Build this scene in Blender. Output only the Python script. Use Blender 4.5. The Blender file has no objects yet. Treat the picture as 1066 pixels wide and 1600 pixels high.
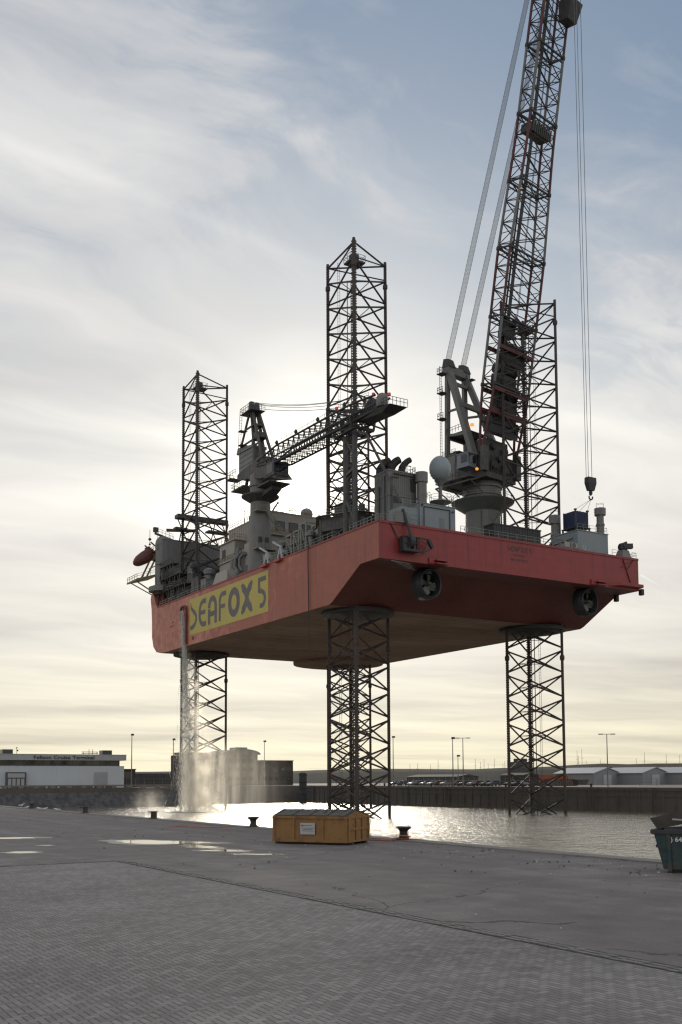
import bpy, math, random
from mathutils import Vector, Matrix
R = random.Random(7)
sc = bpy.context.scene
COL = sc.collection
pi = math.pi

# ------------------------------------------------------------------ frames
# dock frame: local x = v (across the basin), local y = u (along the quay), local z = height above the water
DX, DY, DA, WZ = 6.014, 157.1, 0.5472, -4.3
CA, SA = math.cos(DA), math.sin(DA)
def P(u, v, z): return Vector((v, u, z))
def to_world(p): return Vector((DX + p[0]*CA - p[1]*SA, DY + p[0]*SA + p[1]*CA, p[2] + WZ))

# ------------------------------------------------------------------ mesh builder
class MB:
    def __init__(s): s.v = []; s.f = []; s.m = []
    def add(s, vs, fs, m=0):
        o = len(s.v); s.v += [tuple(p) for p in vs]
        for f in fs: s.f.append([i+o for i in f]); s.m.append(m)
    def hexa(s, p, m=0):   # p: 8 corners, bottom 4 then top 4 (counter-clockwise)
        s.add(p, [(3,2,1,0),(4,5,6,7),(0,1,5,4),(1,2,6,5),(2,3,7,6),(3,0,4,7)], m)
    def box(s, u0, u1, v0, v1, z0, z1, m=0, fn=P):
        s.hexa([fn(u0,v0,z0),fn(u0,v1,z0),fn(u1,v1,z0),fn(u1,v0,z0),fn(u0,v0,z1),fn(u0,v1,z1),fn(u1,v1,z1),fn(u1,v0,z1)], m)
    def bar(s, p, q, r, n=6, m=0, r2=None, caps=True):
        p = Vector(p); q = Vector(q); d = q-p
        if d.length < 1e-6: return
        d.normalize(); a = Vector((0,0,1)) if abs(d.z) < .9 else Vector((1,0,0))
        x = d.cross(a).normalized(); y = d.cross(x).normalized(); r2 = r if r2 is None else r2
        vs = [p + (x*math.cos(2*pi*(i+.5)/n) + y*math.sin(2*pi*(i+.5)/n))*r for i in range(n)]
        vs += [q + (x*math.cos(2*pi*(i+.5)/n) + y*math.sin(2*pi*(i+.5)/n))*r2 for i in range(n)]
        fs = [(i, i+n, (i+1)%n+n, (i+1)%n) for i in range(n)]
        if caps: fs += [tuple(range(n)), tuple(range(2*n-1, n-1, -1))]
        s.add(vs, fs, m)
    def beam(s, p, q, w, h, m=0, up=(0,0,1)):
        p = Vector(p); q = Vector(q); d = (q-p).normalized(); up = Vector(up)
        if abs(d.dot(up)) > .99: up = Vector((1,0,0))
        x = d.cross(up).normalized()*(w/2); y = x.cross(d).normalized()*(h/2)
        s.hexa([p-x-y, p+x-y, p+x+y, p-x+y, q-x-y, q+x-y, q+x+y, q-x+y], m)
    def tube(s, pts, r, n=6, m=0):
        for a, b in zip(pts[:-1], pts[1:]): s.bar(a, b, r, n, m)
    def lathe(s, c, prof, n=20, m=0, axis=None):
        c = Vector(c); o = []
        if axis is None: X, Y, Z = Vector((1,0,0)), Vector((0,1,0)), Vector((0,0,1))
        else:
            Z = Vector(axis).normalized(); a = Vector((0,0,1)) if abs(Z.z) < .9 else Vector((1,0,0))
            X = Z.cross(a).normalized(); Y = Z.cross(X)
        for r, z in prof:
            for i in range(n):
                t = 2*pi*i/n; o.append(c + X*(r*math.cos(t)) + Y*(r*math.sin(t)) + Z*z)
        fs = []
        for k in range(len(prof)-1):
            for i in range(n):
                j = (i+1)%n; fs.append((k*n+i, k*n+j, (k+1)*n+j, (k+1)*n+i))
        if prof[0][0] > 1e-4: fs.append(tuple(range(n-1,-1,-1)))
        if prof[-1][0] > 1e-4: fs.append(tuple((len(prof)-1)*n+i for i in range(n)))
        s.add(o, fs, m)
    def quad(s, a, b, c, d, m=0): s.add([a,b,c,d], [(0,1,2,3)], m)
    def prism(s, poly, dv, m=0, mcap=None):
        n = len(poly); poly = [Vector(p) for p in poly]; dv = Vector(dv)
        s.add(poly + [p+dv for p in poly], [(i, (i+1)%n, (i+1)%n+n, i+n) for i in range(n)], m)
        k = m if mcap is None else mcap
        s.add(poly, [tuple(range(n-1,-1,-1))], k); s.add([p+dv for p in poly], [tuple(range(n))], k)
    def rail(s, pts, h=1.1, r=.035, step=1.6, mid=(.55,), m=0, rp=None):
        for a, b in zip(pts[:-1], pts[1:]):
            a = Vector(a); b = Vector(b); L = (b-a).length; k = max(1, round(L/step))
            for i in range(k+1):
                p = a.lerp(b, i/k); s.bar(p, p+Vector((0,0,h)), rp or r, 4, m, caps=False)
            for t in (1.0,)+tuple(mid):
                s.bar(a+Vector((0,0,h*t)), b+Vector((0,0,h*t)), r, 4, m, caps=False)
    def mesh(s, name, mats, origin=(0,0,0), smooth=False, fix=True):
        me = bpy.data.meshes.new(name); o = Vector(origin)
        me.from_pydata([tuple(Vector(p)-o) for p in s.v], [], s.f)
        for mt in (mats if isinstance(mats, (list, tuple)) else [mats]): me.materials.append(mt)
        for pl, k in zip(me.polygons, s.m):
            pl.material_index = k; pl.use_smooth = smooth
        if fix:
            import bmesh
            bm = bmesh.new(); bm.from_mesh(me); bmesh.ops.recalc_face_normals(bm, faces=bm.faces); bm.to_mesh(me); bm.free()
        me.update(); return me
    def build(s, name, mats, parent=None, origin=(0,0,0), smooth=False, fix=True, label=None):
        ob = bpy.data.objects.new(name, s.mesh(name, mats, origin, smooth, fix)); COL.objects.link(ob)
        if parent is not None: ob.parent = parent
        if label: ob['label'] = label
        return ob

def empty(name, label, cat, base, group=None, rot=None, world=False):
    o = bpy.data.objects.new(name, None); COL.objects.link(o); o.empty_display_size = .5
    o.location = base if world else to_world(base); o.rotation_euler = (0, 0, DA if rot is None else rot)
    o['label'] = label; o['category'] = cat
    if group: o['group'] = group
    return o
def solo(o, label, cat, base, group=None, kind=None, rot=None):      # a thing that is one mesh built relative to base
    o.location = to_world(base); o.rotation_euler = (0, 0, DA if rot is None else rot)
    o['label'] = label; o['category'] = cat
    if group: o['group'] = group
    if kind: o['kind'] = kind
    return o
def structure(o): o.location = to_world((0,0,0)); o.rotation_euler = (0,0,DA); o['kind'] = 'structure'; return o
def copy_tree(o, parent=None):
    c = o.copy(); COL.objects.link(c); c.parent = parent
    for ch in list(o.children): copy_tree(ch, c)
    return c

# ------------------------------------------------------------------ materials
def nodes(name):
    m = bpy.data.materials.new(name); m.use_nodes = True; nt = m.node_tree
    b = nt.nodes['Principled BSDF']; return m, nt, b
def N(nt, t, **k):
    n = nt.nodes.new(t)
    for a, b in k.items(): setattr(n, a, b)
    return n
def math_(nt, op, a, b=None, c=None):
    n = nt.nodes.new('ShaderNodeMath'); n.operation = op
    for i, x in enumerate((a, b, c)):
        if x is None: continue
        if isinstance(x, (int, float)): n.inputs[i].default_value = x
        else: nt.links.new(x, n.inputs[i])
    return n.outputs[0]
def ramp(nt, fac, stops):
    r = nt.nodes.new('ShaderNodeValToRGB'); e = r.color_ramp.elements
    while len(e) < len(stops): e.new(.5)
    for el, (p, c) in zip(e, stops):
        el.position = p; el.color = c if len(c) == 4 else (*c, 1)
    nt.links.new(fac, r.inputs[0]); return r.outputs[0]
def mixc(nt, fac, a, b, blend='MIX'):
    n = nt.nodes.new('ShaderNodeMix'); n.data_type = 'RGBA'; n.blend_type = blend
    for s, x in ((n.inputs[0], fac), (n.inputs[6], a), (n.inputs[7], b)):
        if hasattr(x, 'links') or isinstance(x, bpy.types.NodeSocket): nt.links.new(x, s)
        else: s.default_value = x if isinstance(x, (int, float)) else (*x, 1)
    return n.outputs[2]
def noise(nt, vec, scale, detail=4, rough=.55):
    n = nt.nodes.new('ShaderNodeTexNoise'); n.inputs['Scale'].default_value = scale
    n.inputs['Detail'].default_value = detail; n.inputs['Roughness'].default_value = rough
    if vec is not None: nt.links.new(vec, n.inputs['Vector'])
    return n.outputs['Fac']
def mapping(nt, vec, scale=(1,1,1), rot=(0,0,0)):
    n = nt.nodes.new('ShaderNodeMapping'); n.inputs['Scale'].default_value = scale; n.inputs['Rotation'].default_value = rot
    nt.links.new(vec, n.inputs['Vector']); return n.outputs[0]
def objco(nt): return nt.nodes.new('ShaderNodeTexCoord').outputs['Object']
def paint(name, rgb, rough=.55, metal=0., var=.25, scale=.6, dirt=None, dirt_amt=.5, streak=True, bump=0.):
    """Weathered paint or steel: tone patches, vertical run marks and optional dirt."""
    m, nt, b = nodes(name); co = objco(nt)
    n1 = noise(nt, co, scale, 5)
    n2 = noise(nt, mapping(nt, co, (2.2, 2.2, .12) if streak else (1,1,1)), 1.0, 4)
    f = math_(nt, 'ADD', math_(nt, 'MULTIPLY', n1, .6), math_(nt, 'MULTIPLY', n2, .4))
    lo = tuple(c*(1-var) for c in rgb); hi = tuple(min(1, c*(1+var)) for c in rgb)
    c = ramp(nt, f, [(.3, lo), (.7, hi)])
    if dirt:
        d = ramp(nt, math_(nt, 'MULTIPLY', n2, n1), [(.24, (0,0,0)), (.42, (1,1,1))])
        c = mixc(nt, math_(nt, 'MULTIPLY', d, dirt_amt), c, dirt)
    nt.links.new(c, b.inputs['Base Color'])
    b.inputs['Roughness'].default_value = rough; b.inputs['Metallic'].default_value = metal
    if bump:
        bp = N(nt, 'ShaderNodeBump'); bp.inputs['Strength'].default_value = bump; bp.inputs['Distance'].default_value = .05
        nt.links.new(n1, bp.inputs['Height']); nt.links.new(bp.outputs[0], b.inputs['Normal'])
    return m
def emit(name, rgb, s):
    m, nt, b = nodes(name); b.inputs['Emission Color'].default_value = (*rgb, 1); b.inputs['Emission Strength'].default_value = s
    b.inputs['Base Color'].default_value = (*rgb, 1); return m

def hull_red(name, rgb, fade_haze):
    """Hull paint with plate seams, scuffs and run marks (object space in metres)."""
    m, nt, b = nodes(name); co = objco(nt)
    sep = N(nt, 'ShaderNodeSeparateXYZ'); nt.links.new(co, sep.inputs[0])
    big = noise(nt, co, .06, 4); med = noise(nt, co, .5, 6)
    runs = noise(nt, mapping(nt, co, (1.1, 1.1, .05)), 1.0, 5, .65)
    f = math_(nt, 'ADD', math_(nt, 'ADD', math_(nt, 'MULTIPLY', big, .5), math_(nt, 'MULTIPLY', med, .5)), math_(nt, 'MULTIPLY_ADD', sep.outputs[1], .0026, -.08))  # sun haze painted in: tone shifts to the pale colour toward the bow
    c = ramp(nt, f, [(.3, tuple(x*.78 for x in rgb)), (.55, rgb), (.75, fade_haze)])
    rm = ramp(nt, runs, [(.53, (0,0,0)), (.70, (1,1,1))])
    c = mixc(nt, math_(nt, 'MULTIPLY', rm, .62), c, (rgb[0]*.33, rgb[1]*.5, rgb[2]*.55))
    along = math_(nt, 'ADD', sep.outputs[0], sep.outputs[1])
    def seam(x, step, w):
        t = math_(nt, 'FRACT', math_(nt, 'DIVIDE', x, step))
        return math_(nt, 'LESS_THAN', t, w/step)
    sm = math_(nt, 'MAXIMUM', seam(along, 6.1, .07), seam(sep.outputs[2], 2.35, .06))
    c = mixc(nt, math_(nt, 'MULTIPLY', sm, .42), c, (rgb[0]*.4, rgb[1]*.4, rgb[2]*.4))
    nt.links.new(c, b.inputs['Base Color']); b.inputs['Roughness'].default_value = .5
    bp = N(nt, 'ShaderNodeBump'); bp.inputs['Strength'].default_value = .25; bp.inputs['Distance'].default_value = .08
    nt.links.new(noise(nt, co, .35, 2), bp.inputs['Height']); nt.links.new(bp.outputs[0], b.inputs['Normal'])
    return m

M = {}
M['port'] = hull_red('hull_port_lit_paint', (.33,.088,.056), (.54,.215,.148))  # hull red lightened in the colour, for the brighter sky this side faces
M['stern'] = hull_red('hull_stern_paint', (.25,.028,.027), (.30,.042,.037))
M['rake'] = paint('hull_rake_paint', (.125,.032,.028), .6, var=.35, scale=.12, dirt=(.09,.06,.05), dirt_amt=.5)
def bottom_mat():
    m, nt, b = nodes('hull_bottom_fouled'); co = objco(nt)
    a = noise(nt, co, .05, 5); s = noise(nt, mapping(nt, co, (.05, .8, 1), (0,0,.12)), 1.0, 6, .6)
    f = math_(nt, 'ADD', math_(nt, 'MULTIPLY', a, .5), math_(nt, 'MULTIPLY', s, .5))
    c = ramp(nt, f, [(.3, (.16,.095,.072)), (.5, (.29,.19,.14)), (.7, (.46,.33,.245))])
    sep = N(nt, 'ShaderNodeSeparateXYZ'); nt.links.new(co, sep.inputs[0])
    def seam(x, step, w): return math_(nt, 'LESS_THAN', math_(nt, 'FRACT', math_(nt, 'DIVIDE', x, step)), w/step)
    sm = math_(nt, 'MAXIMUM', seam(sep.outputs[0], 3.1, .09), seam(sep.outputs[1], 9.2, .12))
    c = mixc(nt, math_(nt, 'MULTIPLY', sm, .55), c, (.08,.055,.045))
    blot = ramp(nt, noise(nt, co, .22, 6, .7), [(.56, (0,0,0)), (.68, (1,1,1))]); c = mixc(nt, math_(nt, 'MULTIPLY', blot, .6), c, (.11,.06,.04))
    nt.links.new(c, b.inputs['Base Color']); b.inputs['Roughness'].default_value = .8; return m
M['bottom'] = bottom_mat()
M['deck'] = paint('deck_plate', (.16,.2,.18), .7)
M['leg'] = paint('leg_steel', (.045,.034,.032), .65, var=.4, scale=.25, dirt=(.09,.04,.03), dirt_amt=.5)
def tide(m):
    nt = m.node_tree; b = nt.nodes['Principled BSDF']; l = b.inputs['Base Color'].links[0]; src = l.from_socket
    co = objco(nt); s = N(nt, 'ShaderNodeSeparateXYZ'); nt.links.new(co, s.inputs[0])
    z = math_(nt, 'ADD', s.outputs[2], math_(nt, 'MULTIPLY', noise(nt, co, .8, 4), 3.0))
    f = ramp(nt, math_(nt, 'DIVIDE', z, 20.0), [(.20, (1,1,1)), (.38, (0,0,0))])
    c = mixc(nt, math_(nt, 'MULTIPLY', f, .9), src, (.028,.026,.016)); nt.links.new(c, b.inputs['Base Color'])
tide(M['leg'])
M['legred'] = paint('leg_primer', (.085,.02,.022), .6, var=.35)
M['rack'] = paint('rack_steel', (.055,.046,.043), .5, var=.3)
M['grey'] = paint('grey_paint', (.142,.147,.144), .5, var=.16, dirt=(.18,.13,.1), dirt_amt=.45)
M['bluegrey'] = paint('blue_grey_paint', (.18,.21,.23), .5, var=.12, scale=.3, dirt=(.22,.18,.15), dirt_amt=.3)
M['cranegrey'] = paint('crane_grey_paint', (.128,.13,.126), .5, var=.18, dirt=(.16,.12,.09), dirt_amt=.5)
M['cream'] = paint('cream_paint', (.29,.27,.24), .55, var=.14, dirt=(.25,.17,.11), dirt_amt=.55)
M['dark'] = paint('dark_steel', (.028,.029,.031), .6, var=.4)
M['mid'] = paint('machinery_steel', (.056,.058,.058), .6, var=.45, scale=1.2, dirt=(.16,.09,.06), dirt_amt=.5)
M['red'] = paint('red_paint', (.36,.035,.03), .5, var=.25)
M['white'] = paint('white_paint', (.36,.38,.39), .5, var=.12)
M['rail'] = paint('rail_paint', (.2,.2,.175), .55, var=.2)
M['ylw'] = paint('rail_yellow', (.2,.16,.06), .55, var=.2)
M['signy'] = paint('sign_yellow', (.47,.39,.095), .6, var=.18, scale=.25, dirt=(.30,.23,.09), dirt_amt=.5)
M['signd'] = paint('sign_letter', (.115,.105,.11), .6, var=.2, scale=.3)
M['sternl'] = paint('stern_letter', (.06,.03,.04), .6)
M['black'] = paint('black_rubber', (.02,.02,.02), .7)
M['glass'] = nodes('window_glass')[0]
g = M['glass'].node_tree.nodes['Principled BSDF']; g.inputs['Base Color'].default_value = (.02,.025,.03,1); g.inputs['Roughness'].default_value = .08
M['orange'] = paint('lifeboat_orange', (.10,.028,.02), .45, var=.15)
M['blue'] = paint('container_blue', (.013,.024,.07), .5, var=.2, dirt=(.1,.07,.06), dirt_amt=.3)
M['rope'] = paint('steel_rope', (.11,.11,.11), .5, streak=False)
M['amber'] = emit('amber_lamp', (1,.35,.06), 1.0)
M['redlamp'] = emit('red_lamp', (.8,.05,.03), .12)
M['thr'] = paint('thruster_steel', (.022,.026,.03), .5, var=.35)
M['bronze'] = paint('propeller_bronze', (.10,.105,.095), .45, metal=.3, var=.3)

# ------------------------------------------------------------------ camera
HE, F, PT, RL, CY = 2.6, 1601.33, .0755, -.0048, 1096.27
cam = bpy.data.cameras.new('camera'); co = bpy.data.objects.new('camera', cam); COL.objects.link(co)
right0 = Vector((1,0,0)); up0 = Vector((0,-math.sin(PT),math.cos(PT))); fw = Vector((0,math.cos(PT),math.sin(PT)))
rt = right0*math.cos(RL) + up0*math.sin(RL); up = up0*math.cos(RL) - right0*math.sin(RL)
mt = Matrix(((rt.x,up.x,-fw.x),(rt.y,up.y,-fw.y),(rt.z,up.z,-fw.z)))
co.location = (0,0,HE); co.rotation_euler = mt.to_euler()
cam.sensor_fit = 'VERTICAL'; cam.sensor_height = 36; cam.lens = F/1600*36
cam.shift_y = (CY-800)/1600; cam.clip_end = 9000; cam.clip_start = .2
sc.camera = co
sc.view_settings.view_transform = 'Standard'; sc.view_settings.look = 'None'; sc.view_settings.exposure = 0
sc.render.engine = 'CYCLES'; sc.cycles.use_denoising = True
sc.cycles.max_bounces = 6; sc.cycles.volume_bounces = 2; sc.cycles.volume_step_rate = .6; sc.cycles.transparent_max_bounces = 24; sc.cycles.sample_clamp_indirect = 6
sc.cycles.filter_width = 1.3 if hasattr(sc.cycles, 'filter_width') else 1.5

# ------------------------------------------------------------------ sky and sun
SUN_AZ, SUN_EL = math.radians(-2.2), math.radians(15.0)
sd = Vector((math.sin(SUN_AZ)*math.cos(SUN_EL), math.cos(SUN_AZ)*math.cos(SUN_EL), math.sin(SUN_EL)))
w = bpy.data.worlds.new('World'); sc.world = w; w.use_nodes = True
nt = w.node_tree; bg = nt.nodes['Background']
sky = N(nt, 'ShaderNodeTexSky'); sky.sky_type = 'NISHITA'; sky.sun_disc = False
sky.sun_elevation = SUN_EL; sky.sun_rotation = SUN_AZ; sky.air_density = 1.0; sky.dust_density = 1.5; sky.altitude = 0
tc = N(nt, 'ShaderNodeTexCoord'); nrm = N(nt, 'ShaderNodeVectorMath', operation='NORMALIZE'); nt.links.new(tc.outputs['Generated'], nrm.inputs[0])
D = nrm.outputs[0]
sp = N(nt, 'ShaderNodeSeparateXYZ'); nt.links.new(D, sp.inputs[0])
zc = math_(nt, 'MAXIMUM', sp.outputs[2], 0.0)
den = math_(nt, 'ADD', zc, .06)
cxy = N(nt, 'ShaderNodeCombineXYZ')
nt.links.new(math_(nt, 'DIVIDE', sp.outputs[0], den), cxy.inputs[0]); nt.links.new(math_(nt, 'DIVIDE', sp.outputs[1], den), cxy.inputs[1])
pl = cxy.outputs[0]
STRK = math.atan2(.61, .79)
# high cirrus: long streaks, plus softer large patches, plus low banks
warp = N(nt, 'ShaderNodeTexNoise'); warp.inputs['Scale'].default_value = 1.1; warp.inputs['Detail'].default_value = 3; nt.links.new(pl, warp.inputs['Vector'])
wv = N(nt, 'ShaderNodeVectorMath', operation='MULTIPLY_ADD'); nt.links.new(warp.outputs['Color'], wv.inputs[0]); wv.inputs[1].default_value = (.8,.8,0); nt.links.new(pl, wv.inputs[2])
plw = wv.outputs[0]
mrot = mapping(nt, plw, (1,1,1), (0,0,-STRK))
n_str = noise(nt, mapping(nt, mrot, (.5, 1.9, 1)), 1.0, 6, .52)
n_big = noise(nt, mapping(nt, mrot, (.55, .9, 1)), .95, 5, .5)
n_fin = noise(nt, mapping(nt, mrot, (2.6, 4.6, 1)), 1.7, 6, .6)
cl = math_(nt, 'ADD', math_(nt, 'ADD', math_(nt, 'MULTIPLY', n_str, .46), math_(nt, 'MULTIPLY', n_big, .36)), math_(nt, 'MULTIPLY', n_fin, .24))
# thicker veil to the low sky and to the left, thinner upper right
dotr = N(nt, 'ShaderNodeVectorMath', operation='DOT_PRODUCT'); nt.links.new(D, dotr.inputs[0]); dotr.inputs[1].default_value = Vector((.27,.84,.52)).normalized()
thin = ramp(nt, dotr.outputs['Value'], [(.935, (0,0,0)), (.992, (1,1,1))])
dotl = N(nt, 'ShaderNodeVectorMath', operation='DOT_PRODUCT'); nt.links.new(D, dotl.inputs[0]); dotl.inputs[1].default_value = Vector((.06,.82,.57)).normalized()
thin2 = ramp(nt, dotl.outputs['Value'], [(.965, (0,0,0)), (.997, (1,1,1))])
elv = ramp(nt, zc, [(.0, (.26,)*3), (.22, (.20,)*3), (.40, (.085,)*3), (.6, (.03,)*3)])
cl = math_(nt, 'SUBTRACT', math_(nt, 'ADD', cl, elv), math_(nt, 'ADD', math_(nt, 'MULTIPLY', thin, .115), math_(nt, 'MULTIPLY', thin2, .05)))
mask = ramp(nt, cl, [(.435, (0,0,0)), (.485, (.25,)*3), (.53, (.70,)*3), (.60, (1,1,1))])
ccol = ramp(nt, zc, [(.0, (.88,.80,.565)), (.05, (.85,.785,.615)), (.13, (.79,.755,.685)), (.24, (.755,.735,.705)), (.36, (.755,.745,.73)), (.50, (.75,.75,.75)), (.62, (.68,.69,.71)), (1, (.5,.52,.55))])
bcol = ramp(nt, zc, [(.0, (.78,.73,.56)), (.1, (.66,.66,.60)), (.25, (.46,.51,.55)), (.40, (.27,.36,.47)), (.56, (.18,.27,.40)), (1, (.15,.235,.36))])
skyk = N(nt, 'ShaderNodeVectorMath', operation='SCALE'); nt.links.new(sky.outputs[0], skyk.inputs[0]); skyk.inputs['Scale'].default_value = .1
blue = mixc(nt, .8, skyk.outputs[0], bcol)
# soft grey undersides of the low banks
n_bank = noise(nt, mapping(nt, plw, (.16, .55, 1), (0,0,-.25)), 1.0, 5, .5)
bank = ramp(nt, n_bank, [(.40, (1.04,1.04,1.03)), (.51, (.93,.93,.94)), (.62, (.74,.74,.77))])
wisp0 = ramp(nt, n_str, [(.36, (.80,.815,.84)), (.52, (.97,.97,.97)), (.68, (1.16,1.15,1.13))])
wisp = mixc(nt, ramp(nt, zc, [(.06, (.25,)*3), (.40, (1,1,1))]), (1.0,1.0,1.0), wisp0)
cloud = mixc(nt, 1.0, mixc(nt, 1.0, ccol, bank, 'MULTIPLY'), wisp, 'MULTIPLY')
skyc = mixc(nt, mask, blue, cloud)
# veiled sun
dots = N(nt, 'ShaderNodeVectorMath', operation='DOT_PRODUCT'); nt.links.new(D, dots.inputs[0]); dots.inputs[1].default_value = sd
ang = math_(nt, 'ARCCOSINE', math_(nt, 'MINIMUM', dots.outputs['Value'], .999999))
def gauss(sig, amp): return math_(nt, 'MULTIPLY', math_(nt, 'EXPONENT', math_(nt, 'MULTIPLY', math_(nt, 'POWER', math_(nt, 'DIVIDE', ang, sig), 2.0), -1.0)), amp)
glow = math_(nt, 'ADD', math_(nt, 'ADD', gauss(.032, 3.0), gauss(.085, .85)), gauss(.34, .24))
gn = math_(nt, 'MULTIPLY', glow, math_(nt, 'ADD', math_(nt, 'MULTIPLY', n_str, .7), .65))
gc = N(nt, 'ShaderNodeVectorMath', operation='SCALE'); gc.inputs[0].default_value = (1.0,.94,.78); nt.links.new(gn, gc.inputs['Scale'])
tot = N(nt, 'ShaderNodeVectorMath', operation='ADD'); nt.links.new(skyc, tot.inputs[0]); nt.links.new(gc.outputs[0], tot.inputs[1])
# two aircraft trails
def trail(p1, p2, width, amp, src):
    a = Vector(p1).normalized(); b = Vector(p2).normalized(); n = a.cross(b).normalized(); t = n.cross(a).normalized(); L = math.acos(max(-1, min(1, a.dot(b))))
    dn = N(nt, 'ShaderNodeVectorMath', operation='DOT_PRODUCT'); nt.links.new(D, dn.inputs[0]); dn.inputs[1].default_value = n
    dt = N(nt, 'ShaderNodeVectorMath', operation='DOT_PRODUCT'); nt.links.new(D, dt.inputs[0]); dt.inputs[1].default_value = t
    da = N(nt, 'ShaderNodeVectorMath', operation='DOT_PRODUCT'); nt.links.new(D, da.inputs[0]); da.inputs[1].default_value = a
    s = math_(nt, 'DIVIDE', math_(nt, 'ARCTAN2', dt.outputs['Value'], da.outputs['Value']), L)
    along = ramp(nt, s, [(0, (0,0,0)), (.04, (1,1,1)), (.5, (.6,)*3), (1, (0,0,0))])
    wid = math_(nt, 'EXPONENT', math_(nt, 'MULTIPLY', math_(nt, 'POWER', math_(nt, 'DIVIDE', dn.outputs['Value'], width), 2.0), -1.0))
    k = math_(nt, 'MULTIPLY', math_(nt, 'MULTIPLY', along, wid), amp)
    return mixc(nt, k, src, (.95,.94,.9))
fin = trail((.296,1.0,.200), (.318,1.0,.187), .0008, .8, tot.outputs[0])
fin = trail((-.36,1.0,.66), (.13,1.0,.455), .006, .22, fin)
# sky behind the camera raised, an added fill for camera-facing surfaces
rear_fill = ramp(nt, math_(nt, 'MULTIPLY_ADD', sp.outputs[1], -.5, .5), [(.42, (1,1,1)), (.62, (1.28,1.30,1.34))])
fin = mixc(nt, 1.0, fin, rear_fill, 'MULTIPLY')
below = math_(nt, 'LESS_THAN', sp.outputs[2], -.001)
fin = mixc(nt, below, fin, (.16,.15,.14))
nt.links.new(fin, bg.inputs['Color']); bg.inputs['Strength'].default_value = 1.0
sun = bpy.data.lights.new('sun', 'SUN'); sun.energy = 1.4; sun.angle = math.radians(10); sun.color = (1,.9,.74)
so = bpy.data.objects.new('sun', sun); COL.objects.link(so); so.rotation_euler = sd.to_track_quat('Z', 'Y').to_euler(); so.location = (0,-20,60)

# ------------------------------------------------------------------ ground, quay, water
QZ = 4.3
def asphalt_mat():
    m, nt, b = nodes('quay_asphalt'); co = objco(nt)
    big = noise(nt, co, .12, 6, .6); med = noise(nt, co, 1.1, 5); grit = noise(nt, co, 14, 3, .7)
    drag = noise(nt, mapping(nt, co, (.9, .07, 1)), 1.0, 5)
    f = math_(nt, 'ADD', math_(nt, 'ADD', math_(nt, 'MULTIPLY', big, .38), math_(nt, 'MULTIPLY', med, .22)), math_(nt, 'ADD', math_(nt, 'MULTIPLY', grit, .18), math_(nt, 'MULTIPLY', drag, .22)))
    c = ramp(nt, f, [(.37, (.088,.078,.076)), (.5, (.148,.132,.127)), (.62, (.24,.214,.202))])
    # cracks: warped cell edges, only here and there
    wn = N(nt, 'ShaderNodeTexNoise'); wn.inputs['Scale'].default_value = .9; wn.inputs['Detail'].default_value = 4; nt.links.new(co, wn.inputs['Vector'])
    wa = N(nt, 'ShaderNodeVectorMath', operation='MULTIPLY_ADD'); nt.links.new(wn.outputs['Color'], wa.inputs[0]); wa.inputs[1].default_value = (1.4,1.4,0); nt.links.new(co, wa.inputs[2])
    vo = N(nt, 'ShaderNodeTexVoronoi', feature='DISTANCE_TO_EDGE'); vo.inputs['Scale'].default_value = .11; nt.links.new(wa.outputs[0], vo.inputs['Vector'])
    cr = math_(nt, 'MULTIPLY', math_(nt, 'LESS_THAN', vo.outputs['Distance'], .0022), math_(nt, 'GREATER_THAN', noise(nt, co, .1, 2), .44))
    c = mixc(nt, math_(nt, 'MULTIPLY', cr, .7), c, (.03,.028,.028))
    # small pale specks of litter and stone
    v2 = N(nt, 'ShaderNodeTexVoronoi'); v2.inputs['Scale'].default_value = 3.2; nt.links.new(co, v2.inputs['Vector'])
    spk = math_(nt, 'MULTIPLY', math_(nt, 'LESS_THAN', v2.outputs['Distance'], .075), math_(nt, 'GREATER_THAN', med, .60))
    c = mixc(nt, spk, c, (.3,.28,.26))
    nt.links.new(c, b.inputs['Base Color'])
    nt.links.new(ramp(nt, big, [(.35, (.62,)*3), (.65, (.9,)*3)]), b.inputs['Roughness']); b.inputs['Specular IOR Level'].default_value = .22
    bp = N(nt, 'ShaderNodeBump'); bp.inputs['Strength'].default_value = .35; bp.inputs['Distance'].default_value = .02
    nt.links.new(math_(nt, 'ADD', med, math_(nt, 'MULTIPLY', grit, .5)), bp.inputs['Height']); nt.links.new(bp.outputs[0], b.inputs['Normal'])
    return m
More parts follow.
